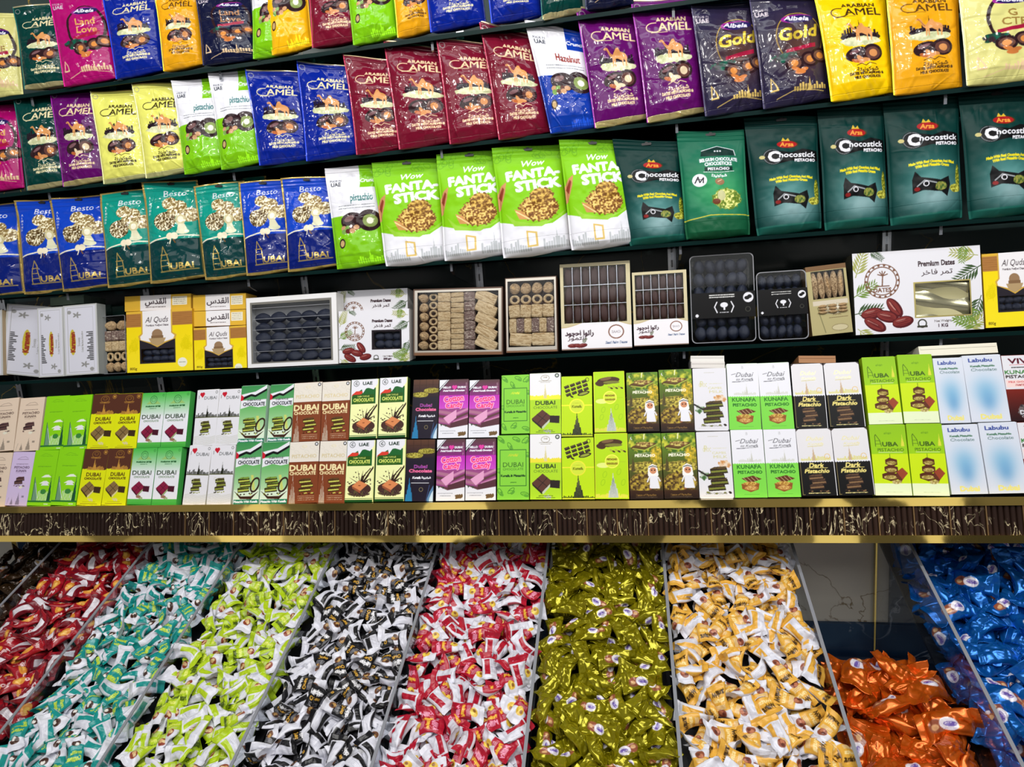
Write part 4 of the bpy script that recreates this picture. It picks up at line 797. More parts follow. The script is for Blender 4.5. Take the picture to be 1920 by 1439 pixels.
def pouch(name, key, quad, plane, label, group, T=.024, lf=.028, seal=.075, matt=False, hang=False, crease=34, bottom='flat', dens=1.15, cat='pouch'):
    SEED[0] += 1; rng = np.random.default_rng(SEED[0] + 100)
    TL, TR, BR, BL = [plane.hit(x, y, o) for (x, y), o in zip(quad, (lf, 0.0, 0.0, lf))]
    wpx = max(abs(quad[1][0] - quad[0][0]), 40); hpx = abs(quad[3][1] - quad[0][1])
    nu, nv = 132, 232
    if matt: nu, nv = 150, 258
    bg, fn = BAGS[key]; A = art(key, nu, nv, 185, bg, fn)
    u = np.linspace(0, 1, nu)[None, :]; v = np.linspace(0, 1, nv)[:, None]; uu = u + 0*v; vv = v + 0*u
    W = np.linalg.norm(BR - BL); H = np.linalg.norm(TL - BL)
    pinch = .018 + .02 * rng.random(); u2 = .5 + (uu - .5) * (1 - pinch * np.sin(math.pi * np.clip((vv - seal) / (1 - seal), 0, 1)))
    if bottom == 'gusset': u2 = .5 + (u2 - .5) * (1 - .03 * np.clip((vv - .9) / .1, 0, 1))
    P = ((TL * (1-vv)[..., None] + BL * vv[..., None]) * (1-u2)[..., None] + (TR * (1-vv)[..., None] + BR * vv[..., None]) * u2[..., None])
    N = plane.N
    ub = np.clip((uu - .03) / .94, 0, 1); side = (4 * ub * (1 - ub)) ** .55
    tb = np.clip((vv - seal) / .30, 0, 1); top = tb * tb * (3 - 2 * tb) * (.55 + .45 * vv)
    if bottom == 'gusset': bt = np.clip((1 - vv) / .05, 0, 1) ** .5
    else: bt = np.clip((1.0 - vv) / .12, 0, 1) ** .6
    h = T * side * top * bt
    XX = (uu - .5) * W; YY = (1 - vv) * H
    cr = creases(XX, YY, rng, crease, .0026 if not matt else .0016, W, H)
    n1 = vnoise(nv, nu, 26, rng) - .5; n2 = vnoise(nv, nu, 11, rng) - .5
    env = np.clip(side, .12, 1) * np.clip((vv - seal) / .05, .05, 1)
    h = h + cr * env + (n1 * .007 + n2 * .0028) * env * (1 if not matt else .7)
    # the empty top leans and curls a little
    h += (rng.random() - .3) * .03 * np.clip(.30 - vv, 0, 1) ** 1.3 * (1 if lf else .5) + .004 * np.sin(uu * 5 + rng.random()*6) * np.clip(.16 - vv, 0, 1) / .16
    if bottom != 'gusset': P = P - plane.U * (np.clip((vv-.9)/.1, 0, 1) * .004 * np.sin(uu * 3.1 + .2))[..., None]
    else: P = P - plane.U * (np.clip((vv-.93)/.07, 0, 1) * .006 * np.sin(uu * math.pi))[..., None]
    P0 = P.copy(); P = P + N * h[..., None]
    # crimped seal: fine ridges
    P = P + N * (.0006 * np.sin(vv * H / .0016) * (vv < seal * .9))[..., None]
    base = (BL + BR) / 2; root = tag(empty(name, base), label, cat, group); P = P - base; P0 = P0 - base
    js = max(3, int(seal * nv)); jb = nv - (int(.045 * nv) if bottom != 'gusset' else int(.14*nv))
    def piece(nm, j0, j1, mat):
        V = P[j0:j1].reshape(-1, 3); C = A[j0:j1].reshape(-1, 4); m = j1 - j0
        ring = list(range(nu)) + [i*nu + nu-1 for i in range(1, m)] + [(m-1)*nu + i for i in range(nu-2, -1, -1)] + [i*nu for i in range(m-2, 0, -1)]
        vb = np.linspace(0, 1, 2)
        th = T * .9 * np.clip(((j0 + j1) / 2 / nv - seal) / .3, 0.06, 1)
        # back sheet: an inner ring pushed behind, closed by a fan
        B0 = P0[j0:j1].reshape(-1, 3); c0 = B0.mean(0); inner = c0 + (B0[ring] - c0) * .8 - N * (th * .45 + .007); cen = c0 - N * (th * .6 + .008)
        k = len(V); r = len(ring); V2 = np.vstack([V, inner, cen[None]]); C2 = np.vstack([C, np.tile(C[len(C)//2], (r+1, 1))])
        ra = np.array(ring); idx = np.arange(r); nx = (idx + 1) % r
        Q = np.stack([ra[idx], ra[nx], k + nx, k + idx], -1); T3 = np.stack([k + idx, k + nx, np.full(r, k + r)], -1)
        link(nm, mesh_np(nm, V2, [grid_faces(nu, m), Q, T3], mat, C2), root)
    mat = M_BAGMATT if matt else M_BAG
    piece('top_seal', 0, js + 1, mat); piece('pouch_body', js, jb, mat); piece('bottom_gusset' if bottom == 'gusset' else 'bottom_fold', jb - 1, nv, mat)
    if hang:
        c_ = P[int(.035*nv), nu//2] + N * .0025; R_ = np.array([1, 0, 0]); U_ = plane.U
        pts = [(-.013, 0), (-.011, .003), (-.004, .003), (-.003, .0055), (.003, .0055), (.004, .003), (.011, .003), (.013, 0), (.011, -.003), (-.011, -.003)]
        me = bpy.data.meshes.new('hang_hole'); k = len(pts)
        me.from_pydata([tuple(c_ + R_*a + U_*b - N*.0) for a, b in pts] + [tuple(c_ + R_*a + U_*b - N*.0015) for a, b in pts], [], [tuple(range(k))] + [(i, (i+1) % k, (i+1) % k + k, i + k) for i in range(k)])
        me.materials.append(M_BLACK); link('hang_hole', me, root)
    return root

# picture corners (top left, top right, bottom right, bottom left) of each chocolate box front
R5=[ # upper
('kunafa_beige',[(-15,749),(32,747),(25,846),(-22,847)]),('kunafa_beige',[(34,746),(82,746),(70,846),(27,846)]),
('marina_green',[(86,743),(128,742),(118,844),(74,844)]),('marina_green',[(128,742),(172,740),(162,843),(118,844)]),
('brown_yellow',[(173,739),(220,738),(209,842),(163,842)]),('brown_yellow',[(220,738),(266,737),(255,841),(209,842)]),
('green_white',[(267,737),(310,736),(300,840),(256,840)]),('green_white',[(312,735),(357,734),(348,838),(300,840)]),
('love_dubai',[(369,731),(412,730),(402,835),(362,837)]),('love_dubai',[(412,730),(452,729),(445,834),(402,835)]),
('flag_green',[(455,724),(503,721),(495,829),(444,831)]),('flag_green',[(507,721),(551,720),(546,827),(500,829)]),
('dubai_brown',[(551,718),(603,716),(600,827),(546,829)]),('dubai_brown',[(604,716),(656,714),(654,825),(600,827)]),
('uae_cream',[(658,712),(710,710),(707,822),(654,824)]),('uae_cream',[(711,708),(763,707),(762,820),(708,822)]),
('dark_neon',[(774,711),(823,712),(820,822),(770,823)]),
('cotton',[(824,712),(878,711),(877,821),(821,822)]),('cotton',[(881,713),(937,711),(936,820),(878,821)]),
('kunafa_green',[(940,704),(992,702),(993,813),(940,814)]),('white_lime',[(993,701),(1052,698),(1052,813),(994,814)]),
('lime_choc',[(1052,706),(1110,705),(1111,818),(1053,819)]),('lime_tower',[(1111,697),(1170,696),(1174,810),(1115,812)]),
('pist_boy',[(1172,698),(1231,698),(1237,809),(1177,810)]),('pist_boy',[(1232,693),(1295,692),(1302,809),(1240,810)]),
('camel_milk',[(1296,691),(1360,690),(1367,808),(1303,808)]),
('kunafa_wg',[(1361,682),(1420,681),(1428,806),(1368,806)]),('kunafa_wg',[(1420,681),(1479,679),(1490,804),(1430,806)]),
('dark_pist',[(1481,682),(1541,681),(1553,803),(1492,804)]),('dark_pist',[(1543,681),(1610,678),(1623,800),(1556,802)]),
('uba',[(1619,671),(1680,667),(1694,794),(1629,797)]),('uba',[(1683,666),(1747,663),(1763,793),(1695,794)]),
('labubu',[(1748,672),(1803,670),(1821,793),(1764,794)]),('labubu',[(1804,667),(1876,664),(1896,789),(1822,793)]),
('vivi',[(1878,667),(1945,664),(1965,788),(1895,790)]),
# lower
('kunafa_beige',[(-22,850),(26,848),(8,950),(-38,950)]),('kunafa_lilac',[(28,848),(69,847),(50,948),(8,949)]),
('marina_green',[(70,845),(115,843),(94,948),(50,949)]),('marina_green',[(115,843),(162,841),(142,948),(94,948)]),
('brown_yellow',[(163,842),(208,841),(189,948),(143,948)]),('brown_yellow',[(208,841),(251,840),(236,947),(189,948)]),
('green_white',[(252,840),(296,840),(283,946),(237,947)]),('green_white',[(297,840),(343,838),(330,947),(284,947)]),
('love_dubai',[(361,836),(402,835),(385,946),(341,947)]),('love_dubai',[(402,835),(443,833),(434,945),(385,946)]),
('flag_green',[(444,829),(490,829),(485,944),(435,946)]),('flag_green',[(492,829),(543,828),(538,944),(486,945)]),
('dubai_brown',[(543,829),(599,827),(594,943),(538,944)]),('dubai_brown',[(600,827),(652,826),(646,943),(594,943)]),
('uae_cream',[(652,826),(705,825),(700,941),(645,943)]),('uae_cream',[(706,824),(761,823),(759,940),(701,941)]),
('dark_neon',[(762,824),(819,824),(812,940),(758,941)]),
('cotton',[(820,824),(873,823),(871,939),(817,940)]),('cotton',[(874,823),(930,822),(930,938),(872,939)]),
('kunafa_green',[(934,817),(993,815),(992,937),(932,938)]),('white_lime',[(994,815),(1053,813),(1053,937),(994,937)]),
('lime_choc',[(1053,821),(1113,820),(1116,936),(1054,937)]),('lime_tower',[(1114,813),(1176,812),(1180,936),(1116,936)]),
('pist_boy',[(1177,813),(1238,812),(1245,936),(1181,937)]),('pist_boy',[(1239,812),(1303,810),(1311,935),(1246,936)]),
('camel_milk',[(1304,810),(1368,809),(1377,935),(1312,936)]),
('kunafa_wg',[(1369,806),(1429,805),(1440,933),(1378,934)]),('kunafa_wg',[(1431,805),(1491,804),(1503,932),(1440,933)]),
('dark_pist',[(1492,804),(1556,803),(1572,929),(1503,931)]),('dark_pist',[(1557,803),(1625,801),(1641,928),(1573,930)]),
('uba',[(1631,797),(1699,795),(1711,929),(1642,930)]),('uba',[(1700,795),(1766,794),(1782,930),(1712,930)]),
('labubu',[(1767,797),(1831,795),(1855,926),(1783,928)]),('labubu',[(1832,793),(1904,791),(1930,925),(1855,926)]),
('vivi',[(1905,792),(1975,790),(2000,924),(1930,925)]),
]

BD = {'camel_green': 'dark green pouch with camel print', 'camel_blue': 'royal blue pouch with camel print', 'camel_yellow': 'bright yellow pouch with camel print', 'camel_amber': 'amber yellow pouch with camel print',
 'camel_pale': 'pale yellow pouch with camel print', 'camel_maroon': 'maroon pouch with camel print', 'camel_purple': 'purple pouch with camel print', 'albela_magenta': 'magenta pouch with dark ring print', 'albela_navy': 'navy pouch with dark ring print',
 'albela_gold': 'navy pouch with gold script and ring', 'albela_cream': 'cream pouch with brown ring print', 'pistachio': 'white and green pistachio pouch', 'walnut_yellow': 'white and yellow nut pouch', 'hazelnut': 'white and blue hazelnut pouch',
 'besto_blue': 'blue gold-edged Dubai pouch', 'besto_teal': 'teal gold-edged Dubai pouch', 'fanta': 'lime green granola pouch with white base', 'chocostick': 'dark teal chocolate stick pouch', 'belgium': 'green Belgium chocolate stick pouch with white sticker'}
ROW1 = [('albela_cream', [(-60, 28), (33, 25), (44, 177), (-48, 186)]), ('camel_green', [(26, 15), (122, 2), (140, 158), (45, 167)]), ('albela_magenta', [(90, -14), (198, -22), (222, 146), (120, 162)]),
 ('camel_blue', [(190, -12), (294, -28), (309, 131), (217, 148)]), ('camel_amber', [(288, -22), (370, -30), (384, 120), (306, 133)]), ('albela_navy', [(364, -20), (472, -22), (486, 110), (380, 122)]),
 ('pistachio', [(470, -70), (548, -75), (562, 96), (474, 110)]), ('walnut_yellow', [(482, -95), (572, -100), (586, 86), (510, 103)]), ('camel_maroon', [(572, -90), (668, -96), (682, 74), (585, 89)]),
 ('pistachio', [(640, -95), (732, -100), (748, 66), (662, 84)]), ('camel_amber', [(730, -90), (802, -95), (818, 54), (745, 70)]), ('camel_blue', [(786, -110), (896, -115), (912, 41), (807, 60)]),
 ('camel_blue', [(900, -120), (1006, -128), (1018, 28), (921, 43)]), ('camel_green', [(1000, -128), (1082, -135), (1094, 22), (1016, 36)]), ('albela_navy', [(1085, -140), (1180, -150), (1192, 8), (1098, 18)])]
ROW2 = [('albela_magenta', [(-62, 195), (34, 190), (46, 352), (-52, 362)]), ('camel_green', [(24, 180), (120, 168), (140, 345), (50, 357)]), ('camel_purple', [(92, 168), (186, 165), (204, 337), (118, 350)]),
 ('camel_pale', [(167, 170), (265, 168), (284, 332), (194, 345)]), ('camel_pale', [(248, 158), (345, 154), (364, 320), (273, 334)]), ('pistachio', [(322, 152), (412, 146), (430, 311), (346, 327)]), ('pistachio', [(390, 136), (480, 130), (496, 303), (415, 318)]),
 ('camel_blue', [(459, 129), (568, 135), (588, 298), (486, 310)]), ('camel_blue', [(555, 112), (662, 124), (684, 287), (574, 302)]), ('camel_maroon', [(644, 103), (750, 112), (770, 278), (668, 290)]),
 ('camel_maroon', [(718, 74), (838, 90), (862, 264), (748, 280)]), ('camel_maroon', [(818, 72), (934, 82), (950, 256), (843, 270)]), ('camel_maroon', [(898, 38), (1012, 68), (1034, 247), (935, 262)]),
 ('hazelnut', [(983, 38), (1100, 62), (1128, 238), (1032, 250)]), ('camel_purple', [(1079, 13), (1200, 22), (1218, 222), (1115, 240)]), ('camel_purple', [(1182, 0), (1306, -6), (1322, 210), (1213, 230)]),
 ('albela_gold', [(1294, 3), (1424, -2), (1440, 200), (1322, 218)]), ('albela_gold', [(1403, -8), (1540, -12), (1556, 184), (1431, 204)]), ('camel_yellow', [(1523, -25), (1660, -28), (1678, 173), (1558, 190)]),
 ('camel_amber', [(1658, -32), (1797, -36), (1805, 163), (1675, 178)]), ('albela_cream', [(1793, -40), (1945, -48), (1955, 148), (1812, 160)])]
ROW3 = [('besto_blue', [(-62, 388), (34, 380), (48, 550), (-52, 560)]), ('besto_blue', [(30, 377), (126, 372), (142, 543), (45, 552)]), ('besto_blue', [(93, 372), (198, 365), (212, 536), (118, 547)]),
 ('besto_teal', [(185, 363), (284, 352), (298, 528), (202, 540)]), ('besto_teal', [(268, 342), (372, 337), (388, 519), (282, 532)]), ('besto_teal', [(363, 350), (458, 338), (472, 515), (385, 525)]),
 ('besto_blue', [(446, 342), (540, 335), (554, 506), (462, 517)]), ('besto_blue', [(527, 335), (622, 330), (636, 498), (540, 510)]), ('pistachio', [(607, 315), (712, 308), (732, 492), (632, 505)]),
 ('fanta', [(695, 304), (828, 296), (848, 486), (722, 500)]), ('fanta', [(817, 289), (942, 281), (960, 476), (832, 490)]), ('fanta', [(922, 278), (1055, 270), (1078, 466), (942, 485)]), ('fanta', [(1048, 263), (1170, 262), (1196, 455), (1070, 470)]),
 ('chocostick', [(1148, 262), (1274, 266), (1292, 450), (1180, 462)]), ('belgium', [(1268, 247), (1395, 243), (1408, 440), (1285, 449)]), ('chocostick', [(1394, 220), (1532, 218), (1542, 428), (1418, 443)]),
 ('chocostick', [(1531, 194), (1657, 192), (1668, 421), (1545, 433)]), ('chocostick', [(1655, 183), (1797, 178), (1806, 408), (1668, 425)]), ('chocostick', [(1797, 172), (1938, 165), (1948, 398), (1815, 412)])]
ORD = ['first', 'second', 'third', 'fourth', 'fifth', 'sixth', 'seventh']; NUM = ['', '', 'two', 'three', 'four', 'five', 'six', 'seven']
def ordinal_label(desc, keys, i, where):
    n = keys.count(keys[i]); k = keys[:i].count(keys[i])
    if n == 1: return '%s on the %s' % (desc, where)
    return '%s, %s from left of %s on the %s' % (desc, ORD[k], NUM[n], where)
for R_, P_, where, nm in ((ROW1, P1, 'top shelf', 'pouches on the top shelf'), (ROW2, P2, 'second shelf', 'pouches on the second shelf'), (ROW3, P3, 'third shelf', 'pouches on the third shelf')):
    keys = [k for k, q in R_]
    for i, (k, q) in enumerate(R_):
        st = k in ('fanta', 'chocostick', 'belgium'); bz = k.startswith('besto')
        name = {'fanta': 'granola_pouch', 'chocostick': 'chocolate_stick_pouch', 'belgium': 'chocolate_stick_pouch'}.get(k, 'chocolate_pouch' if not bz else 'praline_pouch')
        lf = .03
        if k in ('chocostick', 'belgium') : lf = .012
        if k == 'belgium': lf = .02
        pouch(name, k, q, P_, ordinal_label(BD[k], keys, i, where), nm, T=.03 if st else .024, lf=lf, seal=.10 if (st or bz) else .06, matt=st, hang=st or bz,
              crease=16 if st else (26 if bz else 44), bottom='gusset' if st else 'flat')
# one more teal pouch stands behind the third teal one
q = [(398, 334), (498, 328), (512, 480), (412, 492)]
BACKP = Plane(84.0, 1.86, 1150, 445)
pouch('praline_pouch', 'besto_teal', q, Plane(84.0, 1.87, 1150, 452), 'teal gold-edged Dubai pouch standing behind the others of its row', 'pouches on the third shelf', lf=0, seal=.1, hang=True)

# ------------------------------------------------------------------ chocolate cartons of the bottom rows
def place_rect(quad, plane, off=0.0):
    P = [plane.hit(x, y, off) for x, y in quad]; TL, TR, BR, BL = P
    c = (BL + BR) / 2; w = (np.linalg.norm(TR - TL) + np.linalg.norm(BR - BL)) / 2; up = ((TL + TR) / 2 - c); h = np.linalg.norm(up)
    e1 = BR - BL + TR - TL; e1 /= np.linalg.norm(e1); upn = up / h; upn = upn - (upn @ e1) * e1 * .5; upn /= np.linalg.norm(upn)
    e1 = e1 - (e1 @ upn) * upn; e1 /= np.linalg.norm(e1); N = np.cross(e1, upn)
    M = Matrix([[e1[i], -N[i], upn[i], c[i]] for i in range(3)] + [[0, 0, 0, 1]])
    return M, w, h
_cm = {}
def carton(key, quad, label, group, plane=None, off=0.0, depth=.022):
    M, w, h = place_rect(quad, plane or P5, off)
    bg, fn, side, _ = CARTONS[key]
    if key not in _cm:
        A = art(key, 88, 172, 200, bg, fn)
        fl = np.tile(np.array([*lin(side), 0.0]), (2, 2, 1))
        _cm[key] = (slab_mesh('carton_body', A, 1, 1, 1, side), slab_mesh('end_flap', fl, 1, 1, 1, tuple(v*.93 for v in side)))
    r = empty('chocolate_box', (0, 0, 0)); r.matrix_world = M; tag(r, label, 'box', group)
    b = link('carton_body', _cm[key][0], r); b.scale = (w * .992, depth, h * .992)
    f = link('end_flap', _cm[key][1], r); f.scale = (w * .95, depth * .8, .0012); f.location = (0, depth * .1, h * .992)
    return r
def rowpair(R, tier, other):
    keys = [k for k, q in R]
    for i, (k, q) in enumerate(R):
        d = CARTONS[k][3]; n = keys.count(k); j = keys[:i].count(k)
        if n == 1: lb = '%s in the %s tier' % (d, tier)
        else: lb = '%s, %s one in %s tier' % (d, ('left' if j == 0 else 'right'), tier)
        dp = .022
        r = carton(k, q, lb, 'chocolate boxes in the %s tier' % tier, off=0.0 if tier == 'lower' else -.001, depth=dp)
        if (k, j) in (('green_white', 1), ('uae_cream', 1)):
            # further boxes of the same kind stand close behind it, their side shows
            M, w, h = place_rect(q, P5, -.024)
            for t in range(2):
                c2 = carton(k, q, '%s standing behind the front ones, %s tier' % (d, tier), 'reserve chocolate boxes behind the %s tier' % tier, off=-.0235 - t*.0235)
rowpair(R5[:35], 'upper', None); rowpair(R5[35:], 'lower', None)
# reserve stacks seen above the upper tier
white_side = rgb(226, 226, 224)
def plain_box(name, quad, plane, off, depth, col, label, group, top=True):
    M, w, h = place_rect(quad, plane, off); r = empty(name, (0, 0, 0)); r.matrix_world = M; tag(r, label, 'box', group)
    A = np.tile(np.array([*lin(col), 0.0]), (3, 3, 1)); link('carton_body', slab_mesh('carton_body', A, w, h, depth, tuple(v*.96 for v in col)), r)
    f = link('end_flap', slab_mesh('end_flap', A, w*.96, h*.3, .001, col, y0=-.0012), r); f.location = (0, 0, h*.65)
    return r
plain_box('chocolate_box', [(1296, 679), (1359, 678), (1359, 690), (1296, 691)], P5, -.03, .08, rgb(214, 210, 206), 'white box end lying above the camel milk boxes, lower of two', 'box ends stacked above the upper tier')
plain_box('chocolate_box', [(1295, 668), (1358, 667), (1358, 678), (1295, 679)], P5, -.032, .08, rgb(222, 220, 216), 'white box end lying above the camel milk boxes, upper of two', 'box ends stacked above the upper tier')
plain_box('chocolate_box', [(1498, 669), (1567, 666), (1567, 680), (1498, 682)], P5, -.035, .08, rgb(168, 120, 80), 'plain brown box end lying above the dark pistachio boxes', None)
plain_box('chocolate_box', [(1722, 650), (1868, 643), (1872, 662), (1724, 668)], P5, -.035, .08, rgb(232, 228, 210), 'plain cream box end lying above the pale blue boxes', None)

# ------------------------------------------------------------------ fourth shelf: boxes of dates and pastries
def ellipsoid(name, n, amp, cell, mat, seed, wr=0.0, ridges=0):
    rng = np.random.default_rng(seed); a = np.linspace(0, 2*math.pi, n, endpoint=False); b = np.linspace(0.12, math.pi-.12, n//2)
    B, A_ = np.meshgrid(b, a, indexing='ij'); r = 1 + amp * (vnoise(len(b), n, cell, rng) - .5) * np.sin(B)
    r += amp * .5 * (vnoise(len(b), n, 2.2, rng) - .5) * np.sin(B); r = r.copy(); k = (np.arange(n) / n); bl = np.clip(np.minimum(k, 1-k) * 8, 0, 1)[None]
    r = 1 + (r - 1) * bl
    if ridges: r += wr * np.sin(A_ * ridges + 2 * B) * np.sin(B)
    V = np.stack([r*np.sin(B)*np.cos(A_), r*np.sin(B)*np.sin(A_), np.cos(B)*1.0], -1).reshape(-1, 3) * .5
    m = len(b); j, i = np.mgrid[0:m-1, 0:n]; i2 = (i+1) % n
    F = np.stack([j*n+i, j*n+i2, (j+1)*n+i2, (j+1)*n+i], -1).reshape(-1, 4)
    V = np.vstack([V, [[0, 0, .5], [0, 0, -.5]]]); k = m*n; ii = np.arange(n)
    T = np.vstack([np.stack([ii, np.full(n, k), (ii+1) % n], -1), np.stack([(m-1)*n + ii, (m-1)*n + (ii+1) % n, np.full(n, k+1)], -1)])
    return mesh_np(name, V, [F, T], mat)
M_DATE = pbr('dark_brown_date_skin', (.06, .022, .015), .32, bump=.6, bscale=40)
M_DATEBK = pbr('blue_black_date_skin', (.012, .017, .036), .3, bump=.6, bscale=40)
M_PASTRY = pbr('baked_filo_pastry', (.72, .50, .26), .5, bump=.7, bscale=90)
M_PASTRY2 = pbr('pale_filo_pastry', (.78, .60, .34), .5, bump=.7, bscale=60)
M_NOUGAT = pbr('brown_nougat_with_nuts', (.16, .09, .07), .4, bump=.5, bscale=80)
M_NUT = pbr('chopped_nuts', (.66, .56, .42), .6)
dates = [ellipsoid('date', 22, .35, 5, M_DATE, 3+i, .05, 7) for i in range(3)]
datesb = [ellipsoid('date', 22, .4, 5, M_DATEBK, 13+i, .05, 7) for i in range(3)]
for m_, dk in ((M_PASTRY, (.30, .17, .07)), (M_PASTRY2, (.46, .29, .12)), (M_NOUGAT, (.62, .52, .40))):   # browned edges and layers of the filo, nuts in the nougat
    t_ = m_.node_tree; b_ = t_.nodes['Principled BSDF']; n_ = t_.nodes.new('ShaderNodeTexNoise'); n_.inputs['Scale'].default_value = 5.5; n_.inputs['Detail'].default_value = 5; n_.inputs['Distortion'].default_value = 1.5
    c_ = t_.nodes.new('ShaderNodeTexCoord'); mp_ = t_.nodes.new('ShaderNodeMapping'); mp_.inputs['Scale'].default_value = (.5, 1, 1.8); t_.links.new(c_.outputs['Object'], mp_.inputs[0]); t_.links.new(mp_.outputs[0], n_.inputs['Vector'])
    oi = t_.nodes.new('ShaderNodeObjectInfo'); ad_ = t_.nodes.new('ShaderNodeVectorMath'); ad_.operation = 'ADD'; ml_ = t_.nodes.new('ShaderNodeMath'); ml_.operation = 'MULTIPLY'; ml_.inputs[1].default_value = 40
    t_.links.new(oi.outputs['Random'], ml_.inputs[0]); t_.links.new(c_.outputs['Object'], ad_.inputs[0]); t_.links.new(ml_.outputs[0], ad_.inputs[1]); t_.links.new(ad_.outputs[0], mp_.inputs[0])
    r_ = t_.nodes.new('ShaderNodeValToRGB'); r_.color_ramp.elements[0].position = .42; r_.color_ramp.elements[1].position = .56; r_.color_ramp.elements[0].color = (*dk, 1); r_.color_ramp.elements[1].color = b_.inputs['Base Color'].default_value
    if m_ is M_NOUGAT: r_.color_ramp.elements[0].color, r_.color_ramp.elements[1].color = b_.inputs['Base Color'].default_value, (*dk, 1); r_.color_ramp.elements[0].position = .56; r_.color_ramp.elements[1].position = .6
    t_.links.new(n_.outputs['Fac'], r_.inputs['Fac']); t_.links.new(r_.outputs['Color'], b_.inputs['Base Color'])
lumps = [ellipsoid('pastry', 22, .6, 4, M_PASTRY, 23+i) for i in range(3)]
def rbox(name, mat, seed, amp=.12):
    rng = np.random.default_rng(seed); me = bpy.data.meshes.new(name)
    import bmesh
    b = bmesh.new(); bmesh.ops.create_cube(b, size=1); bmesh.ops.subdivide_edges(b, edges=b.edges[:], cuts=5, use_grid_fill=True)
    for v in b.verts:
        d = v.co.length; v.co = v.co * (.80 + .2 * .62 / max(d, .4)) + Vector(rng.normal(0, amp*.12, 3))
    b.to_mesh(me); b.free(); me.materials.append(mat)
    for p in me.polygons: p.use_smooth = True
    return me
parcels = [rbox('pastry', M_PASTRY2, 5+i) for i in range(3)]; nougat = [rbox('pastry', M_NOUGAT, 9+i) for i in range(2)]
def torus(name, R_, r, mat, n=20, m=10):
    V, F = [], []
    for i in range(n):
        a = 2*math.pi*i/n
        for j in range(m):
            b = 2*math.pi*j/m; V.append(((R_ + r*math.cos(b))*math.cos(a), r*math.sin(b)*1.6, (R_ + r*math.cos(b))*math.sin(a))); F.append((i*m+j, i*m+(j+1) % m, ((i+1) % n)*m+(j+1) % m, ((i+1) % n)*m+j))
    return mesh_np(name, np.array(V), np.array(F), mat)
ringm = [torus('pastry', .36, .13, M_PASTRY2)]
def inside(root, name, me, x, y, z, sx, sy, sz, rot=0):
    o = link(name, me, root); o.location = (x, y, z); o.scale = (sx, sy, sz); o.rotation_euler = (0, rot, 0); return o
def product(name, quad, A, side, depth, label, cat, group=None, off=0.0, win=None, film_=True, body='carton_body', plane=None):
    M, w, h = place_rect(quad, plane or P4, off); r = empty(name, (0, 0, 0)); r.matrix_world = M; tag(r, label, cat, group)
    link(body, slab_mesh(body, A, w, h, depth, side, win=win), r)
    if win and film_:
        x0, x1 = (win[0]-.5)*w, (win[2]-.5)*w; z0_, z1_ = (1-win[3])*h, (1-win[1])*h
        link('window_film', boxes_mesh('window_film', [((x0, .0004, z0_), (x1, .0009, z1_))], M_FILM), r)
    return r, w, h
rr = random.Random(5)
def fill(r, w, h, win, rows, cols, meshes, name='date', y=.016, fx=1.0, fz=1.0, th=.02, rot=0.0, vertical=True):
    x0, x1 = (win[0]-.5)*w, (win[2]-.5)*w; z0_, z1_ = (1-win[3])*h, (1-win[1])*h; cw, ch = (x1-x0)/cols, (z1_-z0_)/rows
    for j in range(rows):
        for i in range(cols):
            m = rr.choice(meshes); X = x0 + (i+.5)*cw; Z = z0_ + (j+.5)*ch
            if vertical: inside(r, name, m, X, y, Z, cw*fx, th, ch*fz, rot + rr.uniform(-.08, .08))
            else: inside(r, name, m, X, y, Z, ch*fz, th, cw*fx, math.pi/2 + rot + rr.uniform(-.1, .1))
def leaves(c, x, y, s, a, col, n=7):
    a0 = math.radians(a); dx, dy = math.cos(a0), math.sin(a0); c.line([(x, y), (x+dx*s, y+dy*s)], s*.03, col)
    for i in range(n):
        t = .12 + .85*i/n; px, py = x+dx*s*t, y+dy*s*t
        for sg in (-1, 1):
            b = a0 + sg*.75; L = s*.42*(1.1-t*.6); ex, ey = px+math.cos(b)*L, py+math.sin(b)*L; nx, ny = -math.sin(b)*L*.11, math.cos(b)*L*.11
            c.poly([(px, py), ((px+ex)/2+nx, (py+ey)/2+ny), (ex, ey), ((px+ex)/2-nx, (py+ey)/2-ny)], col)
def printed_date(c, x, y, rx, ry, a):
    c.ell(x, y, rx, ry, rgb(84, 24, 30), a); c.ell(x-rx*.08, y-ry*.12, rx*.86, ry*.74, rgb(126, 48, 46), a); c.ell(x-rx*.2, y-ry*.3, rx*.5, ry*.16, rgb(190, 130, 120), a)
    for k in (-.3, .05, .35): c.ell(x+k*rx*.3, y+k*ry, rx*.7, ry*.06, rgb(84, 24, 30), a)
def emblem(c, x, y, r):
    k = rgb(120, 84, 66); c.ell(x, y, r, r, k, ring=r*.05); c.ell(x, y, r*.84, r*.84, k, ring=r*.06)
    for i in range(18): c.ell(x+r*.92*math.cos(i*.349), y+r*.92*math.sin(i*.349), r*.07, r*.07, k)
    c.line([(x, y+r*.3), (x+r*.05, y-r*.35)], r*.07, k)
    for a in (-160, -125, -95, -60, -20): c.line([(x+r*.05, y-r*.3), (x+r*.05+r*.3*math.cos(math.radians(a)), y-r*.3+r*.28*math.sin(math.radians(a)))], r*.06, k)
    c.line([(x-r*.4, y+r*.3), (x+r*.4, y+r*.3)], r*.06, k); c.text('DATES', x, y+r*.52, r*.24, k, bold=.04)
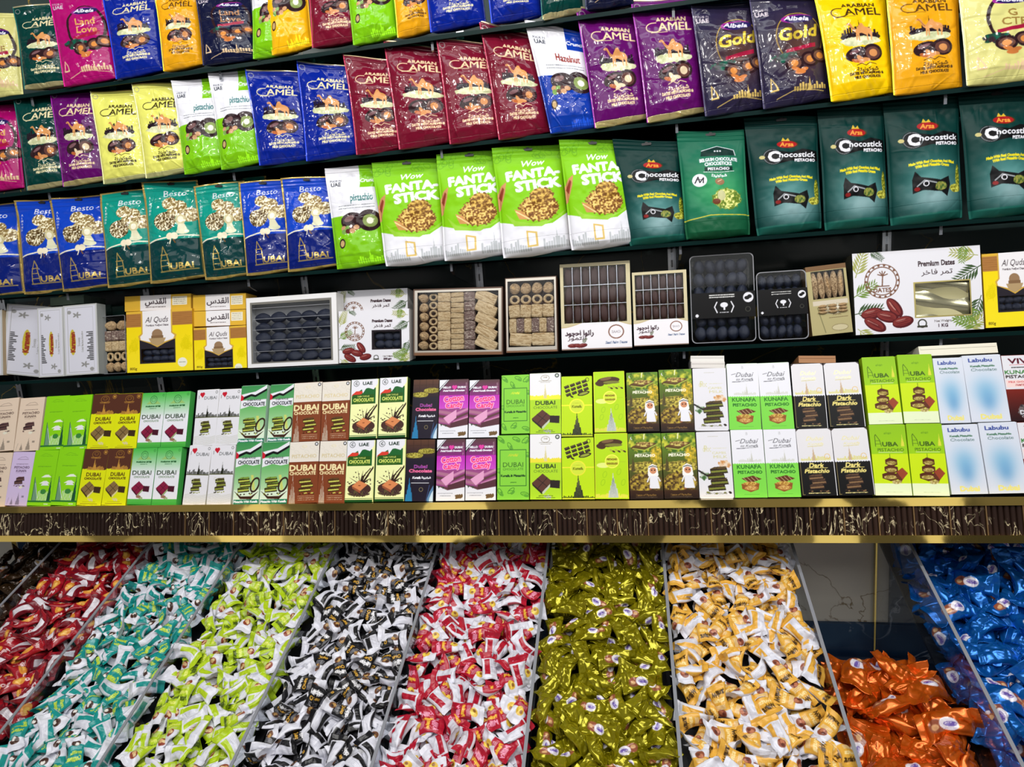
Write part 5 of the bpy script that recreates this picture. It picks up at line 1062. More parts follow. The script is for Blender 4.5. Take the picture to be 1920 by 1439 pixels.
def art_premium(big):
    H = 67 if big else 75
    c = Canvas(330 if big else 200, 220 if big else 150, H, rgb(226, 226, 234), 3); g1, g2, g3 = rgb(110, 140, 60), rgb(60, 84, 50), rgb(160, 165, 90)
    for x, y, s, a, col in ((2, 20, 24, -70, g3), (0, 36, 22, -30, g1), (0, 50, 24, -10, g2), (2, 62, 20, 40, g3), (98, 8, 22, 190, g3), (100, 16, 24, 150, g2), (88, -2, 16, 100, g1), (99, 40, 22, 110, g2), (100, 52, 24, 160, g1), (86, 66, 22, -30, g3), (97, 64, 22, 200, g1), (14, -2, 14, 40, g2)):
        leaves(c, x, y * H / 67, s, a, col)
    emblem(c, 23, 24 if big else 30, 14); z = 1.0 if big else 1.0
    for x, y, rx, ry, a in ((32, 46, 9, 4.6, 55), (14, 50, 9, 4.6, -10), (26, 53, 9, 4.8, 15), (16, 59, 9.5, 4.8, 30), (38, 58, 8.5, 4.6, -12)): printed_date(c, x, y * H / 67 + (0 if big else 2), rx, ry, a)
    c.text('Premium Dates', 66 if big else 62, 12 if big else 16, 4.2, rgb(60, 44, 50), bold=.03, width=28); c.text(AR_TAMR, 66 if big else 62, 19 if big else 23, 4, rgb(60, 44, 50), width=24)
    if big: c.rect(47.5, 26.5, 91.5, 55.5, rgb(190, 176, 110), .8)
    else: c.rect(47, 29, 89, 57, rgb(40, 34, 40), .3)
    c.ell(53, H-7, 3.6, 3.6, rgb(60, 60, 50)); c.ell(53, H-7, 2.6, 2.6, WH); c.rect(49, H-5.4, 57, H-3.8, rgb(60, 60, 50)); c.text('Net Weight', 69, H-8.5, 1.9, rgb(90, 80, 80)); c.text('1 KG' if big else '500 gm', 69, H-4.8, 2.6, rgb(70, 50, 60), bold=.03)
    return c.done(), H
A, H = art_premium(True)
win = (.485, .41, .905, .815)
r, w, h = product('date_box', [(1598, 476), (1838, 460), (1845, 616), (1605, 630)], A, rgb(60, 60, 50), .07, 'large white date box with palm leaves and empty gold window', 'box', win=win)
inner = slab_mesh('foil_liner', np.tile(np.array([*lin(rgb(226, 218, 176)), .85]), (30, 44, 1)), w*.44, h*.44, .002, rgb(200, 190, 140), M_FOIL, y0=.006)
n_ = len(inner.vertices); co = np.zeros(n_*3, np.float32); inner.vertices.foreach_get('co', co); co = co.reshape(-1, 3); co[:, 1] += .004*np.sin(co[:, 2]*120 + co[:, 0]*25) + .002*np.sin(co[:, 0]*60); inner.vertices.foreach_set('co', co.ravel())
for p in inner.polygons: p.use_smooth = True
li = link('foil_liner', inner, r); li.location = (w*.195, .006, h*.165)
A, H = art_premium(False); win = (.50, .42, .87, .735)
for nm, q, off, lb in (('date_box', [(634, 583), (766, 580), (768, 678), (636, 681)], 0, 'small white date box with palm leaves and dark window, in front'), ('date_box', [(632, 546), (764, 541), (765, 640), (634, 645)], -.058, 'small white date box with palm leaves, behind and above its twin')):
    r, w, h = product(nm, q, A, rgb(226, 224, 220), .055, lb, 'box', off=off, win=win)
    fill(r, w, h, win, 2, 3, datesb, 'date', .018, 1.15, 1.1)
# black dates under a white frame
c = Canvas(180, 140, 78, rgb(232, 232, 234), 5); win = (.06, .10, .93, .93); c.rect(4.5, 5.5, 94.5, 73.5, rgb(120, 118, 112))
r, w, h = product('date_box', [(461, 560), (630, 548), (634, 683), (465, 690)], c.done(), rgb(222, 222, 220), .05, 'white framed box of black dates in five rows under film', 'box', win=win)
fill(r, w, h, (win[0], win[1]+.12, win[2], win[3]), 5, 5, datesb, 'date', .020, 1.02, 1.05, .026, vertical=False)
for k in range(5): link('divider_strip', boxes_mesh('divider_strip', [((-.44*w, .004, h*(.07+.155*k+.155)), (.43*w, .0055, h*(.075+.155*k+.155)))], pbr('silver_strip', (.6, .6, .6), .3, .5)), r)
# dark dates with a printed lower label
def art_ajwa(H, k0):
    c = Canvas(150, int(150*H/100), H, rgb(206, 196, 160), 8); y = H * k0
    pts = [(0, y+5)] + [(x, y + 6*math.cos(x/100*6.28*.9) - 1) for x in range(0, 101, 5)] + [(100, H), (0, H)]; c.poly(pts, rgb(238, 236, 242)); c.line(pts[1:-2], 1, rgb(190, 170, 120))
    c.text(AR_AJWA, 26, y+13, 7, rgb(70, 50, 60), bold=.02, width=40); c.text(AR_TAMR2, 22, y+20, 5.5, rgb(70, 50, 60), width=26)
    c.ell(78, y+13, 11, 10, rgb(130, 84, 66), ring=1.6); c.text('SAAD', 78, y+13, 3.4, rgb(150, 140, 150)); c.text('Saad Palm Dates', 78, y+28, 3.4, rgb(70, 90, 130), shear=.2, width=30)
    for x, a in ((16, 0), (24, 12), (30, -10)): printed_date(c, x, y+31, 7, 3, a)
    leaves(c, 30, y+28, 10, -50, rgb(80, 90, 60)); c.rect(0, H-2, 100, H, rgb(150, 130, 120)); return c
for q, H, rows, cols, k0, lb in (([(1050, 497), (1180, 488), (1186, 653), (1053, 657)], 124, 3, 7, .70, 'tall cream framed box of brown dates in three rows'), ([(1186, 512), (1287, 505), (1292, 645), (1189, 650)], 140, 3, 6, .66, 'narrow cream framed box of brown dates beside the plastic tubs')):
    c = art_ajwa(H, k0); win = (.05, .04, .94, k0 - .01)
    r, w, h = product('date_box', q, c.done(), rgb(196, 180, 130), .055, lb, 'box', win=win)
    fill(r, w, h, win, rows, cols, dates, 'date', .014, 1.05, 1.0, .022)
    for k in range(1, rows): link('divider_strip', boxes_mesh('divider_strip', [((-.45*w, .002, h*(1-k0) + k*h*(k0-.04)/rows), (.44*w, .004, h*(1-k0) + k*h*(k0-.04)/rows + .0015))], M_CHROME), r)
    for k in range(1, cols): link('divider_strip', boxes_mesh('divider_strip', [((-.45*w + k*.89*w/cols - .0006, .002, h*(1-k0)), (-.45*w + k*.89*w/cols + .0006, .004, h*.96))], M_CHROME), r)
# trays of mixed pastry
def tray(q, H, lb):
    c = Canvas(150, int(150*H/100), H, rgb(196, 190, 180), 9); c.rect(0, 0, 100, H, rgb(196, 190, 180), .6); c.rect(0, 0, 100, 2, rgb(90, 70, 60)); c.rect(0, H-3.5, 100, H, rgb(120, 86, 64)); c.rect(0, 0, 1.5, H, rgb(90, 70, 60)); c.rect(98.5, 0, 100, H, rgb(90, 70, 60))
    win = (.05, .05, .95, .93); r, w, h = product('pastry_tray', q, c.done(), rgb(92, 66, 54), .05, lb, 'tray', win=win, body='tray_frame')
    return r, w, h, win
r, w, h, win = tray([(783, 546), (946, 534), (945, 660), (773, 672)], 76, 'wide silver framed tray of mixed filo pastry in columns under film')
cols_ = [(.05, .16, 6, lumps, 1.0), (.16, .27, 7, ringm, 1.0), (.27, .42, 6, parcels, 1.0), (.42, .57, 11, parcels, 1.0), (.57, .69, 6, nougat, 1.05), (.69, .94, 5, parcels, 1.0)]
for u0, u1, n, ms, k in cols_: fill(r, w, h, (u0, .06, u1, .92), n, 1, ms, 'pastry', .014, .96*k, .98, .024, rot=.5 if (n == 5) else 0)
r, w, h, win = tray([(950, 523), (1046, 516), (1046, 658), (949, 663)], 140, 'narrow silver framed tray of mixed filo pastry in rows under film')
for v0, v1, n, ms in ((.06, .22, 4, lumps), (.22, .36, 4, ringm), (.36, .54, 4, parcels), (.54, .74, 6, None), (.74, .92, 2, parcels)):
    if ms: fill(r, w, h, (.06, v0, .94, v1), 1, n, ms, 'pastry', .014, .98, .95, .024)
    else:
        for i in range(n): inside(r, 'pastry', (nougat[0] if i % 2 else parcels[0]), (.06 + .88*(i+.5)/n - .5)*w, .014, h*(1-(v0+v1)/2), .88*w/n*.98, .02, h*(v1-v0)*.95)
# clear plastic shells of dates with a black band
def rounded(w, h, r_, n=6):
    P = []
    for cx, cz, a0 in ((w/2-r_, h-r_, 0), (-w/2+r_, h-r_, 90), (-w/2+r_, r_, 180), (w/2-r_, r_, 270)):
        for i in range(n+1): a = math.radians(a0 + 90*i/n); P.append((cx + r_*math.cos(a), cz + r_*math.sin(a)))
    return P
def shell(name, w, h, d, mat, y0=0.0, r_=.012):
    P = rounded(w, h, r_); n = len(P); V = [(x, y0, z) for x, z in P] + [(x*.96, y0+d, (z-h/2)*.96+h/2) for x, z in P]; me = bpy.data.meshes.new(name)
    me.from_pydata(V, [], [tuple(range(n))[::-1], tuple(range(n, 2*n))] + [(i, (i+1) % n, (i+1) % n + n, i+n) for i in range(n)]); me.materials.append(mat); return me
def rim(name, w, h, mat, r_=.012, t=.002, y=(-.001, .001)):
    P, Q = rounded(w, h, r_), [(x*(1-2*t/w), (z-h/2)*(1-2*t/h)+h/2) for x, z in rounded(w, h, r_)]; n = len(P)
    V = [(x, y[0], z) for x, z in P] + [(x, y[0], z) for x, z in Q] + [(x, y[1], z) for x, z in P] + [(x, y[1], z) for x, z in Q]; F = []
    for i in range(n):
        j = (i+1) % n; F += [(i, j, n+j, n+i), (2*n+i, 3*n+i, 3*n+j, 2*n+j), (i, 2*n+i, 2*n+j, j), (n+i, n+j, 3*n+j, 3*n+i)]
    me = bpy.data.meshes.new(name); me.from_pydata(V, [], F); me.materials.append(mat); return me
for q, rows, cols, b0, b1, lb in (([(1291, 481), (1412, 474), (1418, 640), (1298, 645)], 6, 5, .43, .72, 'larger clear plastic tub of blue-black dates with black band'), ([(1416, 511), (1510, 506), (1517, 635), (1423, 640)], 5, 5, .26, .64, 'smaller clear plastic tub of blue-black dates with black band')):
    M, w, h = place_rect(q, P4, 0); r = empty('date_tub', (0, 0, 0)); r.matrix_world = M; tag(r, lb, 'tub')
    link('clear_shell', shell('clear_shell', w, h, .05, M_ACRYL), r); link('shell_rim', rim('shell_rim', w, h, M_ACEDGE), r)
    for j in range(rows):
        for i in range(cols): inside(r, 'date', rr.choice(datesb), (-.42 + .84*(i+.5)/cols)*w + rr.uniform(-.002, .002), .024, h*(.04 + .92*(j+.5)/rows), .84*w/cols*1.02, .03, .92*h/rows*1.1, rr.uniform(-.3, .3))
    c = Canvas(150, int(150*(b1-b0)*h/w), 100*(b1-b0)*h/w, rgb(14, 14, 16), 4); m = c.H/2
    for y in (.12, .2): c.scrawl(28, c.H*y, 40, rgb(220, 220, 220), 1.6, .3)
    c.line([(40, m-5), (36, m+3), (40, m+12)], 1.8, WH); c.line([(62, m-5), (66, m+3), (62, m+12)], 1.8, WH); c.ell(51, m, 6, 4, WH); c.rect(50, m, 52.5, m+8, WH); c.scrawl(44, m+12, 14, WH, 1)
    c.ell(89, c.H*.25, 8, 8, WH); c.ell(87, c.H*.27, 4, 3, rgb(20, 20, 20)); c.ell(91, c.H*.22, 3.5, 3, rgb(20, 20, 20)); c.ell(88, c.H*.7, 4, 4, rgb(90, 90, 80), ring=.6); c.ell(8, c.H*.88, 2.6, 2.6, WH)
    bd = link('label_band', slab_mesh('label_band', c.done(), w*.985, h*(b1-b0), .0008, rgb(14, 14, 16)), r); bd.location = (w*.01, -.002, h*(1-b1))
# beige box of pastry fingers
c = Canvas(110, 180, 165, rgb(176, 166, 120), 6); c.rect(0, 0, 100, 12, rgb(120, 90, 60)); c.rect(10, 84, 96, 95, rgb(206, 196, 176)); c.texture(60, 105, 32, 14, rgb(150, 140, 110), rgb(226, 222, 206), 6, .3); c.line([(20, 100), (34, 160)], 2, rgb(120, 116, 80)); c.text('ASABE', 66, 118, 5, rgb(110, 90, 60)); c.scrawl(46, 126, 46, rgb(110, 90, 60), 1.4); c.ell(70, 150, 20, 8, rgb(196, 186, 150)); c.ell(70, 150, 20, 8, rgb(110, 96, 60), ring=1)
win = (.12, .08, .94, .48)
r, w, h = product('pastry_box', [(1510, 501), (1582, 494), (1601, 622), (1522, 631)], c.done(), rgb(110, 84, 56), .05, 'beige box of pale pastry fingers beside the large white date box', 'box', win=win)
fill(r, w, h, win, 1, 5, lumps, 'pastry', .010, 1.05, 1.05, .018)
for i in range(3):
    for j in range(3): inside(r, 'pastry', lumps[j], (-.18 + .25*i)*w, -.001, h*(.41 - .045*j), .22*w, .012, .045*h)
# yellow boxes of dates with a white arch label
def art_quds(H, top=False, seed=4):
    c = Canvas(190, int(190*H/100), H, rgb(222, 178, 60), seed); br = rgb(168, 116, 62)
    if top:
        c.rect(24, 0, 70, H, rgb(236, 234, 238)); c.text(AR_QUDS, 47, H*.4, H*.36, rgb(70, 60, 66), bold=.02); c.scrawl(32, H*.78, 30, rgb(120, 110, 110), 1.4); c.rect(72, H*.15, 94, H*.7, rgb(238, 234, 214))
        for k in range(4): c.scrawl(74, H*(.24+.12*k), 18, rgb(150, 140, 120), 1)
        return c
    c.grad(24, H, rgb(240, 214, 20), rgb(246, 226, 40)); c.rect(0, 4, 100, 24, br)
    for k in range(6): c.line([(0, 6+k*3), (100, 7+k*3)], .4, rgb(140, 94, 48))
    for x, s, a in ((4, 26, -60), (14, 22, -100), (84, 26, -70), (98, 24, -120), (90, 20, -90)): leaves(c, x, 64, s, a, rgb(226, 206, 10))
    c.poly([(23, 0), (70, 0), (70, 34), (76, 38), (74, 46), (58, 50), (47, 56), (36, 50), (20, 46), (18, 38), (23, 34)], rgb(206, 166, 70)); c.poly([(25, 0), (68, 0), (68, 35), (73, 39), (71, 44), (57, 48), (47, 53), (37, 48), (22, 44), (21, 39), (25, 35)], rgb(236, 234, 238))
    c.text('Al Quds', 47, 14, 8.5, rgb(70, 60, 66), shear=.3, width=34); c.text('Premium Medjool Dates', 47, 22.5, 2.8, rgb(70, 60, 66), width=34); c.ell(47, 36, 8, 7.5, rgb(150, 120, 90)); c.rect(38, 38, 56, 44, rgb(130, 100, 70)); c.poly([(34, 42), (60, 42), (56, 50), (47, 54), (38, 50)], rgb(176, 150, 110))
    c.poly([(20, 44), (36, 50), (47, 56), (58, 50), (74, 44), (74, 80), (20, 80)], rgb(40, 36, 44)); c.ell(84, 80, 7, 7, rgb(236, 236, 220)); c.scrawl(79, 80, 10, rgb(120, 130, 90), 1); c.text('800g', 10, H-6, 4, rgb(80, 60, 20))
    return c
def quds(q, H, lb, off=0.0, grp=None):
    win = (.22, 58/H, .72, 78/H); r, w, h = product('date_box', q, art_quds(H).done(), rgb(196, 150, 40), .055, lb, 'box', win=win, off=off); fill(r, w, h, win, 2, 4, datesb, 'date', .016, 1.2, 1.1, .024)
quds([(235, 584), (359, 580), (362, 694), (239, 700)], 93, 'larger yellow date box with white arch label, beside the small clear pastry box')
quds([(363, 615), (461, 611), (463, 689), (365, 695)], 82, 'smaller yellow date box with white arch label, in front of two like it')
quds([(1843, 477), (1968, 468), (1974, 607), (1849, 617)], 100, 'largest yellow date box, beside the large white date box')
product('date_box', [(234, 558), (358, 549), (358, 580), (234, 584)], art_quds(23, True).done(), rgb(206, 160, 60), .06, 'yellow box end above the larger yellow date box', 'box', off=-.008)
product('date_box', [(363, 585), (461, 580), (461, 609), (363, 613)], art_quds(30, True).done(), rgb(206, 160, 60), .06, 'yellow box end just above the smaller yellow date box', 'box', off=-.008)
product('date_box', [(362, 555), (461, 549), (461, 579), (362, 584)], art_quds(30, True).done(), rgb(206, 160, 60), .06, 'topmost yellow box end above the smaller yellow date box', 'box', off=-.010)
# white and silver boxes with sideways lettering
def art_silver(flip, seed):
    c = Canvas(90, 200, 230, rgb(212, 213, 226), seed); g = rgb(150, 150, 150)
    for a, b in ((0, 5), (95, 100)): c.rect(a, 0, b, 230, rgb(190, 192, 192))
    c.rect(0, 0, 100, 5, rgb(190, 192, 192)); c.rect(0, 225, 100, 230, rgb(190, 192, 192))
    c.rect(12, 10, 88, 11, g); c.rect(12, 219, 88, 220, g); c.rect(12, 10, 13.2, 220, g); c.rect(87, 10, 88, 220, g)
    R = -90; x = 40 if flip else 66
    c.ell(x-14, 122, 9, 42, rgb(196, 180, 60)); c.text('Karawan', x-14, 122, 13, rgb(150, 60, 40), rot=R, bold=.06, width=64); c.text('Sweets', x+4, 122, 7, g, rot=R); c.text('Dubai Baklava Selection', x + 14, 122, 5, g, rot=R)
    for i in range(16): h_ = 6 + 14*c.rng.random(); c.rect(86-h_ if flip else 14, 90 + i*6, 86 if flip else 14+h_, 94 + i*6, rgb(80, 80, 84))
    for k, (x, y) in enumerate(((40, 34), (60, 196))):
        for a in range(0, 360, 72): c.ell(x + 7*math.cos(math.radians(a)), y + 5*math.sin(math.radians(a)), 6, 2.4, rgb(140, 140, 140), a)
    c.ell(18, 24, 6, 6, g); c.ell(80, 212, 6, 6, g)
    return c.done()
product('baklava_box', [(27, 578), (108, 571), (84, 703), (1, 706)], art_silver(False, 2), rgb(196, 196, 200), .03, 'white and silver box leaning sideways behind the two upright ones', 'box', off=-.012)
product('baklava_box', [(69, 579), (117, 575), (121, 706), (73, 708)], art_silver(False, 3), rgb(200, 200, 204), .035, 'white and silver box, narrower of the two upright ones', 'box', off=.022)
product('baklava_box', [(118, 574), (180, 569), (186, 701), (122, 705)], art_silver(True, 4), rgb(150, 156, 156), .035, 'white and silver box, wider of the two upright ones', 'box', off=.022)
product('baklava_box', [(-70, 586), (4, 582), (6, 703), (-68, 708)], art_silver(False, 5), rgb(170, 150, 120), .04, 'beige edged box cut by the edge of the photo on the fourth shelf', 'box')
plain_box('gift_box', [(94, 558), (156, 554), (158, 570), (94, 573)], P4, -.055, .09, rgb(168, 194, 172), 'flat pale green box lying on top of the white and silver boxes', None)
plain_box('gift_box', [(184, 573), (208, 572), (209, 592), (186, 593)], P4, -.07, .06, rgb(26, 52, 46), 'small dark green box behind the small clear pastry box, nearer the silver boxes', 'small dark green boxes')
plain_box('gift_box', [(209, 575), (232, 574), (233, 592), (211, 593)], P4, -.07, .06, rgb(26, 52, 46), 'small dark green box behind the small clear pastry box, nearer the yellow boxes', 'small dark green boxes')
# clear box of rolled pastries
M, w, h = place_rect([(188, 594), (235, 591), (237, 699), (191, 703)], P4, 0); r = empty('pastry_box', (0, 0, 0)); r.matrix_world = M; tag(r, 'small clear box of rolled pastries beside the larger yellow date box', 'box')
link('clear_shell', shell('clear_shell', w, h, .045, M_FILM, r_=.002), r); link('shell_rim', rim('shell_rim', w, h, M_ACEDGE, r_=.003, t=.001), r)
for j, (n, ms) in enumerate(((3, lumps), (3, ringm), (3, parcels), (3, nougat), (2, lumps))):
    for i in range(n): inside(r, 'pastry', rr.choice(ms), (-.44 + .88*(i+.5)/n)*w, .018, h*(.03 + .18*(j+.5)), .88*w/n*.98, .024, h*.17)

# ------------------------------------------------------------------ candy bins
DIV = [[(0, 1140), (97, 1033)], [(0, 1376), (195, 1134), (262, 1040)], [(183, 1436), (250, 1335), (345, 1189), (433, 1046)], [(431, 1436), (518, 1265)], [(700, 1436), (820, 1022)], [(982, 1436), (1028, 1022)], [(1276, 1436), (1243, 1022)], [(1607, 1436), (1488, 1022)], [(1918, 1424), (1711, 1040)]]
DX = [float(np.mean([PB.hit(x, y)[0] for x, y in d])) for d in DIV]
dw = (DX[7] - DX[1]) / 6
DX = [DX[0] - dw] + DX + [DX[8] + dw*1.05]
UB = PB.U; NB = PB.N
def bp(x, s, off): return PB.at(x, s, off)
s_front = PB.uv(PB.hit(1150, 1439))[1] - .10; s_back = (Y_BIN - .03 - PB.O[1]) / UB[1]
floor_v = [bp(XL, s_front, -.50), bp(XR+.3, s_front, -.50), bp(XR+.3, s_back-.22, -.50), bp(XL, s_back-.22, -.50)]
me = bpy.data.meshes.new('bin_base'); q = [tuple(p) for p in floor_v] + [tuple(p - NB*.02) for p in floor_v]
me.from_pydata(q, [], [(0,1,2,3), (7,6,5,4), (0,4,5,1), (1,5,6,2), (2,6,7,3), (3,7,4,0)]); me.materials.append(pbr('dark_bin_base', (.012, .02, .04), .12))
o = link('sloping_board', me); tag(o, 'dark sloping base board under all the candy bins', 'board')
DN = ['beside the dark brown candy', 'between brown and red candy', 'between red and teal candy', 'between teal and lime candy', 'between lime and black candy', 'between black and crimson candy', 'between crimson and olive candy', 'between olive and amber candy', 'between amber and orange candy', 'between orange and blue candy', 'beyond the blue candy']
for i, x in enumerate(DX):
    r = tag(empty('bin_divider', tuple(bp(x, 0, 0))), 'clear acrylic bin divider ' + DN[i], 'divider', 'clear dividers of the candy bins')
    sb = s_back - .02; pr = [(s_front, -.49), (sb, -.49), (sb, -.075), (sb - .035, -.03), (sb - .14, 0.0), (s_front, 0.0)]
    V = [tuple(bp(x - .002, s, o_)) for s, o_ in pr] + [tuple(bp(x + .002, s, o_)) for s, o_ in pr]; n = len(pr)
    me = bpy.data.meshes.new('divider_panel'); me.from_pydata(V, [], [tuple(range(n))[::-1], tuple(range(n, 2*n))] + [(j, (j+1) % n, (j+1) % n + n, j + n) for j in range(n)]); me.materials.append(M_ACRYL)
    ploc(link('divider_panel', me), r)
    tp = [(s_front, 0.0), (sb - .14, 0.0), (sb - .035, -.03), (sb, -.075)]; V = []
    for s, o_ in tp: V += [tuple(bp(x - .0036, s, o_ + .0002)), tuple(bp(x + .0036, s, o_ + .0002)), tuple(bp(x + .0036, s, o_ + .0024)), tuple(bp(x - .0036, s, o_ + .0024))]
    F = [(0,1,2,3), (15,14,13,12)]
    for k in range(3): F += [(4*k+j, 4*k+4+j, 4*k+4+(j+1) % 4, 4*k+(j+1) % 4) for j in range(4)]
    me = bpy.data.meshes.new('polished_edge'); me.from_pydata(V, [], F); me.materials.append(M_ACEDGE); ploc(link('polished_edge', me), r)

NUV = (74, 38)
def lettering(c, t, x, y, s, col, rot=90, **k): c.text(t, x, y, s, col, rot=rot, **k)
def candy_std(C1, txt1, c1, txt2, c2, pic, edge=None, white=rgb(222, 223, 234)):
    """front and back print of a flow-wrapped candy, 100 long x 52 across"""
    f = Canvas(*NUV, 52, white, 3); f.rect(0, 0, 64, 52, C1)
    for k in range(3): f.line([(50 + k*4, 10), (50 + k*4, 42)], 1.2, white)
    lettering(f, txt1, 22, 26, 13, c1, bold=.03, width=38); lettering(f, txt2, 39, 26, 11, c2, bold=.04, width=36)
    f.ell(70, 26, 11, 13, pic[0]); f.ell(66, 24, 6, 7, pic[1]); f.ell(71, 31, 4.5, 5, pic[2])
    b = Canvas(*NUV, 52, white, 4); b.rect(0, 0, 19, 52, C1); b.rect(23, 26, 78, 44, C1)
    for k in range(5): b.scrawl(22, 8 + k*4, 50, rgb(176, 178, 196), 1.2)
    return f.done(), b.done(), (0.0,)
def candy_foil(C, metal, script, ring=rgb(110, 90, 170)):
    f = Canvas(*NUV, 52, C, 3); f.rect(0, 0, 100, 52, C, metal); f.ell(68, 28, 14, 12, rgb(150, 84, 60)); f.ell(72, 30, 6, 5, rgb(226, 180, 130)); f.ell(50, 26, 14, 13, rgb(230, 226, 236)); f.ell(48, 26, 10, 5, ring, ring=1.6); f.scrawl(40, 34, 18, rgb(170, 160, 190), 1.6); f.text(script, 48, 26, 4.5, ring, bold=.03)
    b = Canvas(*NUV, 52, C, 4); b.rect(0, 0, 100, 52, C, metal); b.rect(20, 24, 80, 27, tuple(v*.8 for v in C), metal)
    return f.done(), b.done(), (metal,)
def candy_red():
    C = rgb(160, 16, 32); f = Canvas(*NUV, 52, C, 3); f.rect(0, 0, 100, 52, C, .3); f.ell(56, 26, 18, 15, rgb(226, 150, 60)); f.ell(54, 24, 9, 8, rgb(240, 190, 90)); f.ell(78, 26, 6, 6, rgb(240, 220, 220)); f.ell(78, 26, 2.5, 2.5, C); lettering(f, 'Milk', 26, 26, 12, rgb(240, 220, 220), bold=.03)
    b = Canvas(*NUV, 52, rgb(120, 16, 34), 4); b.rect(0, 0, 100, 52, rgb(120, 16, 34), .2); b.rect(16, 12, 84, 34, rgb(226, 222, 230)); 
    for k in range(3): b.scrawl(22, 17 + k*5, 50, rgb(190, 180, 190), 1.2)
    return f.done(), b.done(), (.3,)
CANDY = {  # bin: kind of wrapper, words for it, how far below the divider edge the heap lies, number, reach towards the back
 'brown_candy': (candy_foil(rgb(58, 40, 22), .4, 'Milk', rgb(180, 140, 70)), 'dark brown wrapped candy', .09, 110, 1.0),
 'red_candy': (candy_red(), 'red foil candy with white panel', .028, 175, 1.0),
 'teal_candy': (candy_std(rgb(14, 144, 140), 'Coconut', rgb(206, 220, 60), 'milk', rgb(206, 220, 60), (rgb(70, 40, 30), rgb(230, 226, 220), rgb(60, 36, 28))), 'teal and white wrapped candy', .022, 225, 1.0),
 'lime_candy': (candy_std(rgb(176, 204, 26), 'Hazelnut', rgb(70, 90, 20), 'nuts', rgb(230, 236, 120), (rgb(140, 60, 40), rgb(214, 170, 120), rgb(226, 200, 150))), 'lime green and white wrapped candy', .022, 225, 1.0),
 'black_candy': (candy_std(rgb(20, 20, 24), 'Milkybite', rgb(236, 236, 240), 'Oreo', rgb(222, 170, 60), (rgb(110, 70, 46), rgb(190, 150, 90), rgb(60, 40, 34))), 'black and white wrapped candy', .022, 225, 1.0),
 'crimson_candy': (candy_std(rgb(176, 18, 46), 'Milky', rgb(240, 160, 190), 'Passion', rgb(240, 190, 60), (rgb(226, 186, 60), rgb(240, 214, 90), rgb(150, 100, 40))), 'crimson and white wrapped candy', .020, 225, 1.0),
 'olive_gold_candy': (candy_foil(rgb(152, 144, 16), .6, 'Salsa'), 'olive gold foil candy with white label', .022, 195, 1.0),
 'amber_candy': (candy_std(rgb(226, 172, 66), 'Walnut', rgb(70, 46, 10), 'nuts', rgb(246, 224, 160), (rgb(140, 74, 54), rgb(190, 120, 90), rgb(100, 50, 40))), 'amber and white wrapped candy', .020, 225, 1.0),
 'orange_candy': (candy_foil(rgb(214, 98, 20), .55, 'Salsa'), 'orange foil candy with white label', .17, 100, .52),
 'blue_candy': (candy_foil(rgb(14, 100, 184), .55, 'Salsa'), 'blue foil candy with white label', .06, 190, 1.0),
}
def candy_mesh(name, spec, seed, foil):
    fr, bk, _ = spec; rng = np.random.default_rng(seed); nu, nv = NUV; L, Wd, T = .084, .046, .0085
    u = np.linspace(0, 1, nu)[None] + np.zeros((nv, 1)); v = np.linspace(-1, 1, nv)[:, None] + np.zeros((1, nu))
    ue = np.clip((u - .13) / .74, 0, 1); body = (4*ue*(1-ue)) ** .55
    wd = Wd/2 * (1 - .22*body - .04*np.sin(u*9 + seed)) ; wd = wd * (1 - (.10 if foil else .04)*np.sin(math.pi*np.clip((u-.08)/.1, 0, 1)) - .08*np.sin(math.pi*np.clip((.92-u)/.1, 0, 1)))
    X = (u - .5) * L; tw = math.radians(rng.choice([-70, -30, 0, 25, 60, 85])) ; bend = rng.normal(0, .011); sh = rng.normal(0, .006)
    hp = T * 1.35 * body * np.clip(1 - v*v, 0, 1) ** .6
    out = []
    for sgn in (1, -1):
        XX, YY = (u-.5)*L + L/2, (v+1)/2*Wd
        cr = creases((u-.5)*L, (v+1)/2*Wd, np.random.default_rng(seed*7 + sgn), 26 if foil else 15, .0034 if foil else .0022, L, Wd)
        n1 = (vnoise(nv, nu, 9, np.random.default_rng(seed*3+sgn)) - .5) * (.006 if foil else .004)
        h = sgn * hp + (cr + n1) * (.35 + .65*body) * np.clip((1 - abs(v))*5, 0, 1)
        Y = v * wd; Z = h
        # the seals at both ends wave, and the two ends are turned against each other
        Z = Z + (1-body) * .0022*np.sin(v*4.2 + seed) * (1 - np.abs(2*u-1)*0)
        a = tw * (np.clip(u, .1, .9) - .5)
        Y2 = Y*np.cos(a) - Z*np.sin(a); Z2 = Y*np.sin(a) + Z*np.cos(a)
        Z2 = Z2 + bend * (2*u-1)**2 * 1.0; Y2 = Y2 + sh*np.sin(u*math.pi)
        zig = .0007 * (np.abs((v*14) % 1 - .5)) * ((u < .01) * -1 + (u > .99)); out.append(np.stack([X + zig, Y2, Z2], -1))
    top, bot = out; rimm = np.zeros((nv, nu), bool); rimm[0] = rimm[-1] = True; rimm[:, 0] = rimm[:, -1] = True
    mid = (top + bot) / 2; top = np.where(rimm[..., None], mid, top)
    idb = np.full((nv, nu), -1); n0 = nu*nv; idb[rimm] = np.arange(n0).reshape(nv, nu)[rimm]; idb[~rimm] = n0 + np.arange((~rimm).sum())
    V = np.vstack([top.reshape(-1, 3), bot[~rimm]]); C = np.vstack([fr.reshape(-1, 4), bk[~rimm]])
    Ft = grid_faces(nu, nv)[:, ::-1]; Fb = idb.ravel()[grid_faces(nu, nv)]
    return mesh_np(name, V, [Ft, Fb], M_FOIL if foil else M_WRAP, C)
M_TRAY = pbr('dark_tray_board', (.012, .012, .015), .4)
